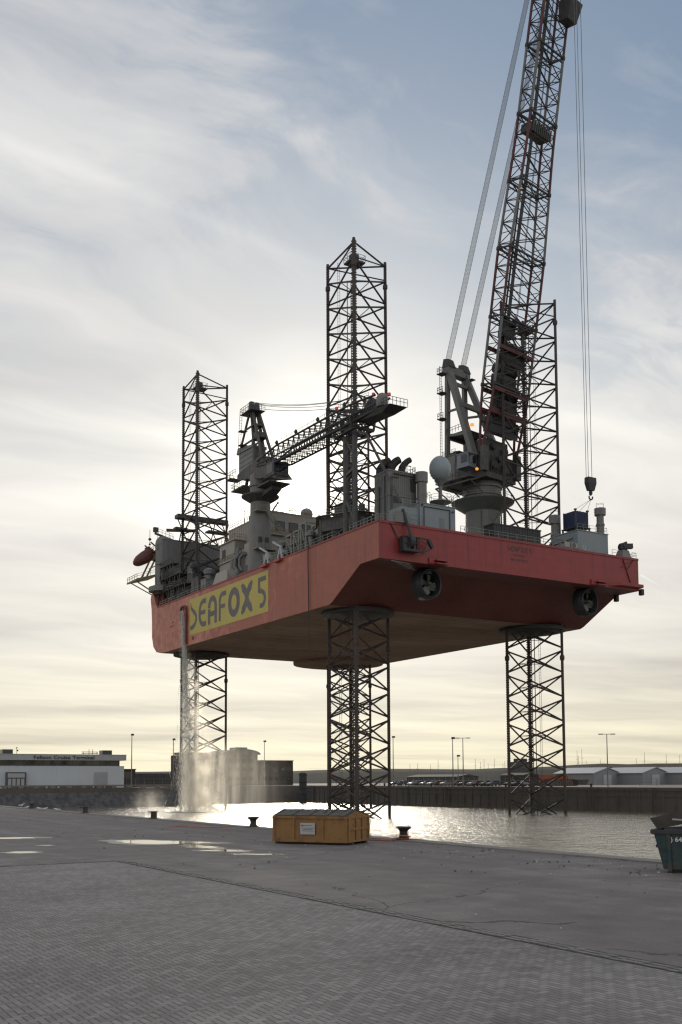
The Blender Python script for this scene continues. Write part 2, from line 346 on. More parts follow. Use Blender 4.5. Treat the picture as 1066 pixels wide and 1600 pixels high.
def paver_mat(cell=.094):
    """90-degree herringbone of 2:1 bricks, one tone per brick, sanded joints."""
    m, nt, b = nodes('herringbone_brick'); co = objco(nt)
    wob = N(nt, 'ShaderNodeTexNoise'); wob.inputs['Scale'].default_value = .5; nt.links.new(co, wob.inputs['Vector'])
    wv = N(nt, 'ShaderNodeVectorMath', operation='MULTIPLY_ADD'); nt.links.new(wob.outputs['Color'], wv.inputs[0]); wv.inputs[1].default_value = (.12,.12,0); nt.links.new(co, wv.inputs[2])
    s = N(nt, 'ShaderNodeSeparateXYZ'); nt.links.new(wv.outputs[0], s.inputs[0])
    x = math_(nt, 'DIVIDE', s.outputs[0], cell); y = math_(nt, 'DIVIDE', s.outputs[1], cell)
    i = math_(nt, 'FLOOR', x); j = math_(nt, 'FLOOR', y); fx = math_(nt, 'FRACT', x); fy = math_(nt, 'FRACT', y)
    k = math_(nt, 'FLOORED_MODULO', math_(nt, 'SUBTRACT', i, j), 4.0)
    def eq(n): return math_(nt, 'COMPARE', k, float(n), .1)
    inv = lambda a: math_(nt, 'SUBTRACT', 1.0, a)
    big9 = lambda flag: math_(nt, 'MULTIPLY', flag, 9.0)
    e0, e1, e2, e3 = eq(0), eq(1), eq(2), eq(3)
    # joints that exist: left edge missing in cell 1, right missing in 0, bottom missing in 2, top missing in 3
    dl = math_(nt, 'ADD', fx, big9(e1)); dr = math_(nt, 'ADD', inv(fx), big9(e0)); db = math_(nt, 'ADD', fy, big9(e2)); dt = math_(nt, 'ADD', inv(fy), big9(e3))
    dX = math_(nt, 'MINIMUM', dl, dr); dY = math_(nt, 'MINIMUM', db, dt)
    jx = math_(nt, 'SUBTRACT', 1.0, math_(nt, 'SMOOTH_MIN', math_(nt, 'DIVIDE', dX, .15), 1.0, .1))
    jy = math_(nt, 'SUBTRACT', 1.0, math_(nt, 'SMOOTH_MIN', math_(nt, 'DIVIDE', dY, .09), 1.0, .1))
    jj = math_(nt, 'MAXIMUM', jx, math_(nt, 'MULTIPLY', jy, .75))
    bi = math_(nt, 'SUBTRACT', i, e1); bj = math_(nt, 'SUBTRACT', j, e2)
    cv = N(nt, 'ShaderNodeCombineXYZ'); nt.links.new(bi, cv.inputs[0]); nt.links.new(bj, cv.inputs[1])
    wn = N(nt, 'ShaderNodeTexWhiteNoise', noise_dimensions='2D'); nt.links.new(cv.outputs[0], wn.inputs['Vector'])
    patch = noise(nt, co, .35, 5); grit = noise(nt, co, 30, 2); tyre = noise(nt, mapping(nt, co, (.25, 1.2, 1), (0,0,.4)), 1.0, 4)
    stain = ramp(nt, noise(nt, co, .55, 3, .7), [(.60, (0,0,0)), (.72, (1,1,1))])
    f = math_(nt, 'ADD', math_(nt, 'ADD', math_(nt, 'MULTIPLY', wn.outputs['Value'], .20), math_(nt, 'ADD', math_(nt, 'MULTIPLY', patch, .30), math_(nt, 'MULTIPLY', noise(nt, co, .09, 3), .20))), math_(nt, 'ADD', math_(nt, 'MULTIPLY', grit, .15), math_(nt, 'MULTIPLY', tyre, .22)))
    c = ramp(nt, f, [(.30, (.112,.104,.101)), (.5, (.188,.174,.167)), (.70, (.285,.264,.25))])
    c = mixc(nt, math_(nt, 'MULTIPLY', stain, .42), c, (.055,.052,.05))
    jamt = math_(nt, 'MULTIPLY', jj, math_(nt, 'ADD', .45, math_(nt, 'MULTIPLY', noise(nt, co, .8, 4), .9)))
    c = mixc(nt, math_(nt, 'MINIMUM', jamt, 1.0), c, (.022,.021,.022))
    nt.links.new(c, b.inputs['Base Color']); b.inputs['Roughness'].default_value = .75; b.inputs['Specular IOR Level'].default_value = .25
    bp = N(nt, 'ShaderNodeBump'); bp.inputs['Strength'].default_value = .5; bp.inputs['Distance'].default_value = .006
    nt.links.new(math_(nt, 'ADD', inv(jj), math_(nt, 'MULTIPLY', grit, .2)), bp.inputs['Height']); nt.links.new(bp.outputs[0], b.inputs['Normal'])
    return m
def water_mat():
    m, nt, b = nodes('harbour_water'); co = objco(nt)
    b.inputs['Base Color'].default_value = (.21,.185,.13,1); b.inputs['Roughness'].default_value = .07; b.inputs['IOR'].default_value = 1.6
    W0 = lambda sx, sy, r, d: noise(nt, mapping(nt, mapping(nt, co, (1,1,1), (0,0,DA)), (sx, sy, 1), (0,0,r)), 1.0, d, .6)
    a = W0(.42, .30, .1, 5); a2 = W0(1.7, .75, -.2, 4); l = W0(.07, .05, .15, 3)
    h = math_(nt, 'ADD', math_(nt, 'ADD', math_(nt, 'MULTIPLY', a, .8), math_(nt, 'MULTIPLY', a2, .42)), math_(nt, 'MULTIPLY', l, .9))
    bp = N(nt, 'ShaderNodeBump'); bp.inputs['Strength'].default_value = .75; bp.inputs['Distance'].default_value = .5
    nt.links.new(h, bp.inputs['Height']); nt.links.new(bp.outputs[0], b.inputs['Normal']); return m
M['asphalt'] = asphalt_mat(); M['paver'] = paver_mat(); M['water'] = water_mat()
M['concrete'] = paint('quay_concrete', (.2,.185,.165), .8, var=.25, scale=.8, dirt=(.08,.07,.06), dirt_amt=.6)
M['wall'] = paint('quay_wall_concrete', (.105,.095,.085), .85, var=.4, scale=.25, dirt=(.05,.045,.04), dirt_amt=.8)
M['stone'] = paint('revetment_stone', (.085,.085,.088), .9, var=.6, scale=.8, streak=False, bump=.8)
M['kerbbrick'] = paint('gutter_brick', (.15,.142,.138), .75, var=.3, scale=4, streak=False)
M['dirtline'] = paint('gutter_dirt', (.028,.026,.025), .9, var=.3)

mb = MB(); mb.quad(P(-700,-900,0), P(-700,1400,0), P(1400,1400,0), P(1400,-900,0)); structure(mb.build('water', M['water'], fix=False))
mb = MB(); mb.prism([P(-420,-900,QZ), P(-420,-61.6,QZ), P(420,-61.6,QZ), P(420,-900,QZ)], (0,0,-5.5)); structure(mb.build('quay', M['asphalt']))
mb = MB(); mb.quad(P(-420,-500,QZ+.004), P(-420,-75.82,QZ+.004), P(-98.9,-75.82,QZ+.004), P(-98.9,-500,QZ+.004)); structure(mb.build('brick_paving', M['paver'], fix=False))
mb = MB(); mb.box(-300,300,-62.35,-61.52,QZ-.6,QZ+.05); structure(mb.build('quay_coping', M['concrete']))
# gutter: two courses of edging brick with open dirty joints, following the paving edge round its corner
mb = MB(); md = MB()
def gutter(u0, u1, v, along_u=True):
    n = int(abs(u1-u0)/.21)
    for k in range(n):
        a = u0 + (u1-u0)*k/n; b2 = a + (u1-u0)/n*.94; dz = R.uniform(-.006,.012); dv = R.uniform(-.01,.01)
        for off in (0, .145):
            x0 = v + off + dv + .012
            if along_u: mb.box(a, b2, x0, x0+.095, QZ-.02, QZ+.016+dz)
            else: mb.box(x0, x0+.095, a, b2, QZ-.02, QZ+.016+dz)
md.quad(P(-420,-75.84,QZ+.008), P(-420,-75.46,QZ+.008), P(-98.6,-75.46,QZ+.008), P(-98.6,-75.84,QZ+.008))
md.quad(P(-98.92,-100,QZ+.008), P(-98.92,-75.84,QZ+.008), P(-98.58,-75.84,QZ+.008), P(-98.58,-100,QZ+.008))
gutter(-124, -98.6, -75.80); gutter(-75.9, -95, -98.90, False)
g1 = structure(md.build('gutter_bed', M['dirtline'], fix=False))
g2 = structure(mb.build('gutter_edging', M['kerbbrick']))
# puddles: irregular thin sheets of still water on the asphalt
M['pud'] = nodes('puddle_water')[0]
b = M['pud'].node_tree.nodes['Principled BSDF']; b.inputs['Base Color'].default_value = (.02,.018,.016,1); b.inputs['Roughness'].default_value = .03; b.inputs['IOR'].default_value = 1.45
M['wet'] = paint('wet_asphalt', (.04,.034,.03), .35, var=.3, streak=False)
def blob(cu, cv, ru, rv, ang, n=44, seed=0, k=.35):
    rr = random.Random(seed); ph = [rr.uniform(0,6.28) for _ in range(6)]; pts = []
    for i in range(n):
        t = 2*pi*i/n; r = 1 + k*(.5*math.sin(2*t+ph[0]) + .35*math.sin(3*t+ph[1]) + .25*math.sin(5*t+ph[2]) + .15*math.sin(9*t+ph[3]) + .1*math.sin(14*t+ph[4]))
        x, y = ru*r*math.cos(t), rv*r*math.sin(t)
        pts.append((cu + x*math.cos(ang) - y*math.sin(ang), cv + x*math.sin(ang) + y*math.cos(ang)))
    return pts
def puddle(cu, cv, ru, rv, ang, seed):
    for nm, mt_, s, dz in (('wet_patch', M['wet'], 1.42, .004), ('puddle', M['pud'], 1.0, .008)):
        pts = blob(cu, cv, ru*s, rv*s, ang, seed=seed); mbp = MB()
        mbp.add([P(a, b_, QZ+dz) for a, b_ in pts], [tuple(range(len(pts)-1,-1,-1))]); o = structure(mbp.build(nm, mt_, fix=False))
        for p in o.data.polygons:
            if p.normal.z < 0: o.data.flip_normals(); break
def wdock(X, Y): dx, dy = X-DX, Y-DY; return (-dx*SA+dy*CA, dx*CA+dy*SA)
for X, Y, a, b_, tx, ty, s in ((-7.7,43.25,2.35,.95,3.5,-2.6,1), (-5.6,40.4,1.35,.42,1.6,-3.3,2), (-4.35,37.9,.95,.36,1.5,-.5,4), (-2.9,36.0,.60,.26,1,-.05,5), (-16.0,46.75,1.7,.7,1,0,6), (-11.6,37.5,.62,.42,1,0,7), (-11.9,41.5,.35,.14,1,0,8)):
    cu, cv = wdock(X, Y); du, dv = -tx*SA+ty*CA, tx*CA+ty*SA; puddle(cu, cv, b_, a, math.atan2(-du, dv), s)

# far bank: one land sheet with the basin cut out, its walls, the stone slope of the left pier
LZ = 4.9
M['yard'] = paint('yard_ground', (.19,.17,.14), .85, var=.3, scale=.05, streak=False)
mb = MB()
mb.quad(P(136,-900,LZ), P(136,23,LZ), P(3000,23,LZ), P(3000,-900,LZ)); mb.quad(P(155,23,LZ), P(155,73.5,LZ), P(3000,73.5,LZ), P(3000,23,LZ))
mb.quad(P(-400,73.5,LZ), P(-400,3000,LZ), P(3000,3000,LZ), P(3000,73.5,LZ)); structure(mb.build('far_ground', M['yard'], fix=False))
mb = MB()
mb.quad(P(132.6,-900,-.5), P(132.6,23,-.5), P(135.4,23,3.7), P(135.4,-900,3.7))
mb.quad(P(132.6,23,-.5), P(155,23,-.5), P(155,23.8,3.7), P(135.4,23.8,3.7))
structure(mb.build('stone_revetment', M['stone'], fix=False))
mb = MB(); mb.box(135.4,136.2,-900,23.8,3.5,LZ+.02); mb.box(136.2,155,23,23.8,3.5,LZ+.015)
mb.box(154.4,155.3,23.8,73,-.6,LZ+.02)
mb.box(-400,154.4,72.9,73.7,-.6,LZ+.02)
for kk in range(-8, 52):                           # pile ribs and waling on the right wall
    u = kk*3.0
    if u < 154: mb.box(u, u+.35, 72.75, 72.9, -.6, 4.1)
mb.box(-400,154,72.7,72.9,3.1,3.45); mb.box(-400,154,72.6,72.9,4.3,LZ+.05)
for u in range(-40, 150, 17): mb.box(u,u+.08,72.5,72.62,-.4,LZ); mb.box(u+.55,u+.63,72.5,72.62,-.4,LZ)
structure(mb.build('quay_wall', M['wall']))

# dunes behind
M['dune'] = paint('dune_grass', (.032,.028,.02), .95, var=.5, scale=.03, streak=False)
mb = MB(); rr = random.Random(3)
xs = [-700+i*14 for i in range(108)]
def ridge_z(X):
    base = 11.6 if X < 105 else (11.6 + 3.0*min(1, (X-105)/30))
    return base + .55*math.sin(X*.021) + .3*math.sin(X*.067+1) + rr.uniform(-.25,.25)
top = [(X, 540+10*math.sin(X*.01), ridge_z(X)+WZ) for X in xs]
for (x0,y0,z0),(x1,y1,z1) in zip(top[:-1], top[1:]):
    mb.quad((x0,y0-45,.4),(x1,y1-45,.4),(x1,y1-12,z1*.8),(x0,y0-12,z0*.8)); mb.quad((x0,y0-12,z0*.8),(x1,y1-12,z1*.8),(x1,y1,z1),(x0,y0,z0)); mb.quad((x0,y0,z0),(x1,y1,z1),(x1,y1+60,.4),(x0,y0+60,.4))
o = mb.build('dune_ridge', M['dune'], fix=False); o['kind'] = 'structure'

# ------------------------------------------------------------------ text helper
def text_mesh(s, size, bold=0.0, spacing=1.0):
    cu = bpy.data.curves.new('lettering', 'FONT'); cu.body = s; cu.size = size; cu.offset = bold; cu.space_character = spacing; cu.resolution_u = 3
    ob = bpy.data.objects.new('lettering', cu); COL.objects.link(ob); dg = bpy.context.evaluated_depsgraph_get(); dg.update()
    me = ob.evaluated_get(dg).to_mesh(); vs = [v.co.copy() for v in me.vertices]; fs = [tuple(p.vertices) for p in me.polygons]
    ob.evaluated_get(dg).to_mesh_clear(); bpy.data.objects.remove(ob); bpy.data.curves.remove(cu); return vs, fs
def put_text(mbx, s, size, o, ex, ez, m=0, bold=0.0, spacing=1.0, width=None, sz=1.0):
    vs, fs = text_mesh(s, size, bold, spacing); o = Vector(o); ex = Vector(ex).normalized(); ez = Vector(ez).normalized()
    x0 = min(v.x for v in vs); x1 = max(v.x for v in vs); k = (width/(x1-x0)) if width else 1.0
    mbx.add([o + ex*((v.x-x0)*k) + ez*(v.y*sz) for v in vs], fs, m)

# ------------------------------------------------------------------ quay furniture
M['bollard'] = paint('bollard_iron', (.022,.02,.018), .6, var=.4, scale=5, dirt=(.05,.025,.015), dirt_amt=.5)
def bollard(name, lab, u, v, kind, turn=0):
    e = empty(name, lab, 'bollard', P(u,v,QZ+.05), 'mooring bollards along the quay edge'); O = P(u,v,QZ+.05)
    m_ = MB(); m_.lathe(O, [(.34,0),(.34,.035)], 18); m_.build('base_plate', M['bollard'], e, O)
    m_ = MB()
    if kind == 0: m_.lathe(O+Vector((0,0,.035)), [(.22,0),(.20,.10),(.19,.36),(.20,.40)], 18)
    else: m_.lathe(O+Vector((0,0,.035)), [(.26,0),(.20,.08),(.165,.2),(.17,.30),(.22,.38),(.26,.40)], 18)
    m_.build('post', M['bollard'], e, O, smooth=False)
    m_ = MB()
    if kind == 0:      # flat cap drawn out to a lip on one side
        c = [(.30*math.cos(t)+(-.12 if math.cos(t) < 0 else 0)*1.0, .22*math.sin(t)) for t in [2*pi*i/20 for i in range(20)]]
        m_.prism([O+Vector((x,y,.435)) for x,y in c], (0,0,.055)); m_.bar(O+Vector((-.40,0,.46)), O+Vector((-.45,0,.40)), .05, 6)
    else:
        m_.lathe(O+Vector((0,0,.435)), [(.24,0),(.33,.035),(.34,.07),(.28,.11),(.1,.125)], 18)
    m_.build('cap', M['bollard'], e, O); return e
bollard('bollard', 'squat mushroom-headed bollard right of the yellow skip with orange line at its foot', -95.23, -62.0, 1)
bollard('bollard', 'waisted dark bollard immediately left of the yellow skip', -81.05, -62.0, 1)
bollard('bollard', 'flat-capped bollard in front of the falling water', -66.3, -62.0, 0)
bollard('bollard', 'flat-capped bollard midway between the gulls and the falling water', -51.6, -62.0, 0)
bollard('bollard', 'farthest small flat-capped bollard standing among the gulls', -35.7, -62.0, 0)

# orange line lying between skip and bollard
M['oline'] = paint('orange_line', (.42,.10,.035), .7, var=.3, streak=False)
mb = MB(); pts = []
for i in range(90):
    t = i/89; u = -94.0 - 1.0*t + .22*math.sin(t*17) + .1*math.sin(t*41); v = -63.2 + .7*t + .22*math.sin(t*23+1)
    pts.append(P(u, v, QZ+.03))
mb.tube(pts, .022, 5)
ring = [P(-95.23+.30*math.cos(t*.5)+.03*math.sin(t*3), -62.0+.30*math.sin(t*.5), QZ+.13+.012*t) for t in range(34)]
mb.tube([pts[-1], P(-95.0,-62.4,QZ+.08)] + ring[:12], .022, 5)
tail = [P(-95.35-.022*i, -62.3+.03*i+.06*math.sin(i*.8), QZ+.08) for i in range(28)]
mb.tube(tail, .022, 5)
solo(mb.build('mooring_line', M['oline'], None, P(-94.5,-62.6,QZ)), 'orange line lying loosely from the yellow skip to the bollard', 'rope', P(-94.5,-62.6,QZ))
mb = MB(); pts = [P(-78+.9*math.sin(i*.35)-.06*i, -65.6+.16*i+.1*math.sin(i*.7), QZ+.02) for i in range(22)]
mb.tube(pts, .018, 5)
solo(mb.build('rope_end', M['oline'], None, P(-78,-64.5,QZ)), 'short frayed orange rope end on the asphalt left of the yellow skip', 'rope', P(-78,-64.5,QZ))

# yellow covered skip
M['skipy'] = paint('skip_yellow', (.24,.12,.033), .6, var=.34, scale=2.2, dirt=(.075,.038,.02), dirt_amt=1.0, bump=.7)
M['skipl'] = paint('skip_lid', (.04,.034,.026), .65, var=.4, scale=2, dirt=(.05,.04,.035), dirt_amt=.7)
M['plate'] = paint('sign_plate', (.34,.34,.34), .5, var=.12, streak=False)
M['plt'] = paint('plate_print', (.07,.07,.08), .6, streak=False)
SO = P(-93.69,-67.39,QZ); e1 = Vector((.553,-.834,0)); e2 = Vector((.834,.553,0))     # local (v,u): along the long side, then depth
def Sk(a, d, z): return SO + e1*a + e2*d + Vector((0,0,z))
Ls, Ds, Hs = 3.35, 2.05, 1.13
skip = empty('covered_skip', 'yellow steel waste skip with pitched lid and white plate near the water', 'skip', SO)
mb = MB(); mb.hexa([Sk(0,0,.12),Sk(Ls,0,.12),Sk(Ls,Ds,.12),Sk(0,Ds,.12),Sk(0,0,Hs),Sk(Ls,0,Hs),Sk(Ls,Ds,Hs),Sk(0,Ds,Hs)])
for a in (.04, .95, 2.25, Ls-.06): mb.hexa([Sk(a-.05,-.045,.1),Sk(a+.05,-.045,.1),Sk(a+.05,.0,.1),Sk(a-.05,0,.1),Sk(a-.05,-.045,Hs),Sk(a+.05,-.045,Hs),Sk(a+.05,0,Hs),Sk(a-.05,0,Hs)])
for z in (.14, Hs-.05): mb.hexa([Sk(-.02,-.055,z-.05),Sk(Ls+.02,-.055,z-.05),Sk(Ls+.02,-.01,z-.05),Sk(-.02,-.01,z-.05),Sk(-.02,-.055,z+.05),Sk(Ls+.02,-.055,z+.05),Sk(Ls+.02,-.01,z+.05),Sk(-.02,-.01,z+.05)])
mb.build('body', M['skipy'], skip, SO)
mb = MB()
for d0 in (.06, .75, 1.35, Ds-.06): mb.hexa([Sk(Ls,d0-.05,.1),Sk(Ls+.05,d0-.05,.1),Sk(Ls+.05,d0+.05,.1),Sk(Ls,d0+.05,.1),Sk(Ls,d0-.05,Hs),Sk(Ls+.05,d0-.05,Hs),Sk(Ls+.05,d0+.05,Hs),Sk(Ls,d0+.05,Hs)])
for z in (.14, .62, Hs-.05): mb.hexa([Sk(Ls,0,z-.04),Sk(Ls+.045,0,z-.04),Sk(Ls+.045,Ds,z-.04),Sk(Ls,Ds,z-.04),Sk(Ls,0,z+.04),Sk(Ls+.045,0,z+.04),Sk(Ls+.045,Ds,z+.04),Sk(Ls,Ds,z+.04)])
mb.build('end_door', M['skipy'], skip, SO)
mb = MB(); rz = Hs+.25; dr = Ds*.42
mb.hexa([Sk(.02,-.03,Hs),Sk(Ls-.02,-.03,Hs),Sk(Ls-.02,dr,rz-.03),Sk(.02,dr,rz-.03),Sk(.02,-.03,Hs+.035),Sk(Ls-.02,-.03,Hs+.035),Sk(Ls-.02,dr,rz),Sk(.02,dr,rz)])
for k in range(5):
    a = .1+k*(Ls-.2)/4; mb.beam(Sk(a,-.03,Hs+.04), Sk(a,dr,rz+.012), .035, .03)
for k in range(30):
    a = R.uniform(.05,Ls-.05); t = R.uniform(.5,1.0); q = Sk(a, -.03+(dr+.03)*t, Hs+.035+(rz-Hs-.03)*t); r_ = R.uniform(.015,.04); mb.hexa([q+Vector((-r_,-r_,0)),q+Vector((r_,-r_,0)),q+Vector((r_,r_,0)),q+Vector((-r_,r_,0)),q+Vector((-r_*.4,-r_*.5,r_)),q+Vector((r_*.5,-r_*.3,r_*.8)),q+Vector((r_*.3,r_*.5,r_*1.1)),q+Vector((-r_*.5,r_*.4,r_*.7))])
mb.hexa([Sk(.02,dr,rz-.03),Sk(Ls-.02,dr,rz-.03),Sk(Ls-.02,Ds+.03,Hs),Sk(.02,Ds+.03,Hs),Sk(.02,dr,rz),Sk(Ls-.02,dr,rz),Sk(Ls-.02,Ds+.03,Hs+.035),Sk(.02,Ds+.03,Hs+.035)])
mb.build('lid', M['skipl'], skip, SO)
for a in (Ls-.05, .05):
    mb = MB(); mb.add([Sk(a,0,Hs),Sk(a,Ds,Hs),Sk(a,dr,rz-.03)], [(0,1,2) if a > 1 else (0,2,1)]); mb.build('gable_end', M['skipy'], skip, SO, fix=False)
mb = MB()
for d0 in (.35, Ds-.35): mb.beam(Sk(-.05,d0,.06), Sk(Ls+.05,d0,.06), .16, .12)
mb.build('skid', M['dark'], skip, SO)
mb = MB(); mb.hexa([Sk(1.28,-.075,.40),Sk(1.93,-.075,.40),Sk(1.93,-.06,.40),Sk(1.28,-.06,.40),Sk(1.28,-.075,.86),Sk(1.93,-.075,.86),Sk(1.93,-.06,.86),Sk(1.28,-.06,.86)], 0)
for z, w_ in ((.745,.42),(.64,.5),(.585,.44),(.53,.5)): mb.hexa([Sk(1.38,-.078,z),Sk(1.38+w_,-.078,z),Sk(1.38+w_,-.074,z),Sk(1.38,-.074,z),Sk(1.38,-.078,z+.018),Sk(1.38+w_,-.078,z+.018),Sk(1.38+w_,-.074,z+.018),Sk(1.38,-.074,z+.018)], 1)
c0 = Sk(1.37,-.079,.75); mb.add([c0+e1*-.05, c0+Vector((0,0,-.05)), c0+e1*.05, c0+Vector((0,0,.05))], [(0,1,2,3)], 1)
mb.build('notice_plate', [M['plate'], M['plt']], skip, SO)

# teal open skip full of scrap
M['teal'] = paint('skip_teal', (.014,.042,.046), .55, var=.45, scale=2.5, dirt=(.06,.035,.025), dirt_amt=1.0, bump=.7)
M['scrapw'] = paint('scrap_timber', (.10,.075,.06), .8, var=.5, scale=3)
M['numw'] = paint('stencil_white', (.6,.62,.62), .6, var=.15, streak=False)
TO = P(-111.45,-64.63,QZ)
def Tk(a, d, z): return TO + e1*a + e2*d + Vector((0,0,z))
tk = empty('open_skip', 'dark teal open skip with white stencilled number and a raised dark lid', 'skip', TO)
Lt, Dt, Ht = 3.6, 1.55, 1.1
mb = MB(); out = .24
mb.hexa([Tk(0,0,.1),Tk(Lt,0,.1),Tk(Lt,Dt,.1),Tk(0,Dt,.1),Tk(-out,-.05,Ht),Tk(Lt+out,-.05,Ht),Tk(Lt+out,Dt+.05,Ht),Tk(-out,Dt+.05,Ht)])
for a in (.12, 1.0, 1.9, 2.8): mb.hexa([Tk(a,-.06,.05),Tk(a+.1,-.06,.05),Tk(a+.1,.0,.05),Tk(a,0,.05),Tk(a-.02,-.11,Ht),Tk(a+.08,-.11,Ht),Tk(a+.08,-.05,Ht),Tk(a-.02,-.05,Ht)])
mb.build('body', M['teal'], tk, TO)
mb = MB(); mb.beam(Tk(-out-.03,-.08,Ht+.02), Tk(Lt+out,-.08,Ht+.02), .1, .1); mb.beam(Tk(-out-.03,-.1,Ht+.02), Tk(-out-.03,Dt+.1,Ht+.02), .1, .1); mb.beam(Tk(-out-.03,Dt+.08,Ht+.02), Tk(Lt+out,Dt+.08,Ht+.02), .1, .1)
mb.bar(Tk(-out-.18,Dt*.55,Ht-.02), Tk(-out,Dt*.55,Ht-.02), .08, 8); mb.bar(Tk(-out-.06,Dt*.5,Ht*.62), Tk(-out+.1,Dt*.5,Ht*.62), .045, 8)
mb.build('rim', M['dark'], tk, TO)
mb = MB(); mb.beam(Tk(.1,.25,.05), Tk(Lt,.25,.05), .14, .1); mb.beam(Tk(.1,Dt-.25,.05), Tk(Lt,Dt-.25,.05), .14, .1); mb.build('skid', M['dark'], tk, TO)
mb = MB(); h0 = Tk(-.42,.75,Ht+.34); h1 = Tk(-.05,Dt+.02,Ht+.62)
mb.hexa([Tk(-.22,.55,Ht+.06),Tk(2.3,.55,Ht+.62),Tk(2.3,Dt,Ht+.62),Tk(-.22,Dt,Ht+.06),Tk(-.42,.55,Ht+.36),Tk(2.1,.55,Ht+1.02),Tk(2.1,Dt,Ht+1.02),Tk(-.42,Dt,Ht+.36)])
mb.build('lid', M['skipl'], tk, TO)
mb = MB()
mb.hexa([Tk(0,.03,Ht-.2),Tk(Lt,.03,Ht-.2),Tk(Lt,.5,Ht-.2),Tk(0,.5,Ht-.2),Tk(0,.03,Ht+.05),Tk(Lt,.03,Ht+.1),Tk(Lt,.5,Ht+.4),Tk(0,.5,Ht+.12)], 0)
o = mb.build('liner', M['dark'], tk, TO)
mb = MB()
put_text(mb, ') 6417', .17, Tk(.2,-.062,.86), e1, (0,.02,1), 0, bold=.004, width=.5)
mb.build('stencilled_number', M['numw'], tk, TO, fix=False)
for i in range(9):
    a = .5+R.uniform(0,2.2); z = Ht+.1+.09*R.uniform(0,3); an = R.uniform(-.5,.5)
    bm_ = MB(); L_ = R.uniform(.5,1.2); c0 = Tk(a,R.uniform(.0,.35),z); dr_ = e1*math.cos(an)+e2*math.sin(an)+Vector((0,0,R.uniform(-.15,.25)))
    bm_.beam(c0-dr_*L_/2, c0+dr_*L_/2, R.uniform(.07,.2), .035)
    solo(bm_.build('scrap_plank', M['scrapw'] if i % 3 else M['plate'], None, TO), 'loose scrap plank piled in the teal open skip', 'plank', TO, 'scrap planks in the teal skip')

# herring gulls at the quay edge
M['gullw'] = paint('gull_white', (.62,.61,.58), .8, var=.1, streak=False); M['gullg'] = paint('gull_grey', (.2,.2,.21), .8, var=.2, streak=False)
def gull(lab, u, v, standing, ang):
    O = P(u,v,QZ+.05); m_ = MB(); m2 = MB(); ax = Vector((math.cos(ang), math.sin(ang), 0)); h = .24 if standing else .09
    rings = [(-.30,.015,.0),(-.20,.06,.0),(-.05,.10,.0),(.08,.105,.01),(.16,.07,.05),(.20,.05,.12 if standing else .05),(.23,.055,.17 if standing else .08),(.28,.04,.17 if standing else .07),(.33,.012,.155 if standing else .06)]
    vs = []; n = 10
    sd_ = Vector((-ax.y, ax.x, 0))
    for x, r, dz in rings:
        for i in range(n):
            t = 2*pi*i/n; vs.append(O + ax*x + sd_*(r*math.cos(t)) + Vector((0,0,h+dz+r*.85*math.sin(t))))
    fs = [(k*n+i, k*n+(i+1)%n, (k+1)*n+(i+1)%n, (k+1)*n+i) for k in range(len(rings)-1) for i in range(n)]
    m_.add(vs, fs)
    if standing:
        for s in (-1,1): m_.bar(O+sd_*(.035*s)+ax*.02, O+sd_*(.035*s)+ax*.02+Vector((0,0,h-.06)), .008, 4)
    ob = m_.build('gull', M['gullw'], None, O, smooth=True); solo(ob, lab, 'gull', O, 'gulls at the quay edge')
    for s in (-1,1):
        m2.add([O+ax*.10+sd_*(.09*s)+Vector((0,0,h+.06)), O+ax*-.10+sd_*(.11*s)+Vector((0,0,h+.05)), O+ax*-.36+sd_*(.03*s)+Vector((0,0,h+.02)), O+ax*-.1+sd_*(.07*s)+Vector((0,0,h+.10))], [(0,1,2,3)])
    m2.build('wing', M['gullg'], ob, O, fix=False)
gull('standing white gull with raised head left of the farthest bollard', -32.2, -62.1, True, -.4)
gull('crouching gull close beside the farthest bollard on its left', -34.1, -62.1, False, .4)
gull('resting gull just right of the farthest bollard', -39.2, -62.2, False, 2.6)
gull('low resting gull a step further right of the farthest bollard', -40.6, -62.2, False, -.6)
gull('lone gull sitting on the edge toward the second farthest bollard', -43.5, -61.9, False, 2.9)

# grit and bits on the asphalt
mb = MB()
for i in range(420):
    u = R.uniform(-122,-62); v = R.uniform(-75,-62.6)
    if R.random() < .35: v = R.uniform(-66,-62.6); u = R.uniform(-112,-97)
    s = R.choice((.012,.018,.026,.04)); O = P(u,v,QZ+.006)
    t = R.uniform(0,3); c_, s_ = math.cos(t)*s, math.sin(t)*s
    mb.hexa([O+Vector((-c_,-s_,0)),O+Vector((s_,-c_,0)),O+Vector((c_,s_,0)),O+Vector((-s_*1.3,c_*.8,0)),O+Vector((-c_*.6,-s_*.6,s*.7)),O+Vector((s_*.6,-c_*.7,s)),O+Vector((c_*.6,s_*.5,s*.8)),O+Vector((-s_*.7,c_*.6,s))], i%3)
o = mb.build('debris', [M['scrapw'], M['plate'], M['concrete']], None); structure(o); o['kind'] = 'stuff'; o['label'] = 'scattered grit and litter bits on the asphalt'; o['category'] = 'debris'

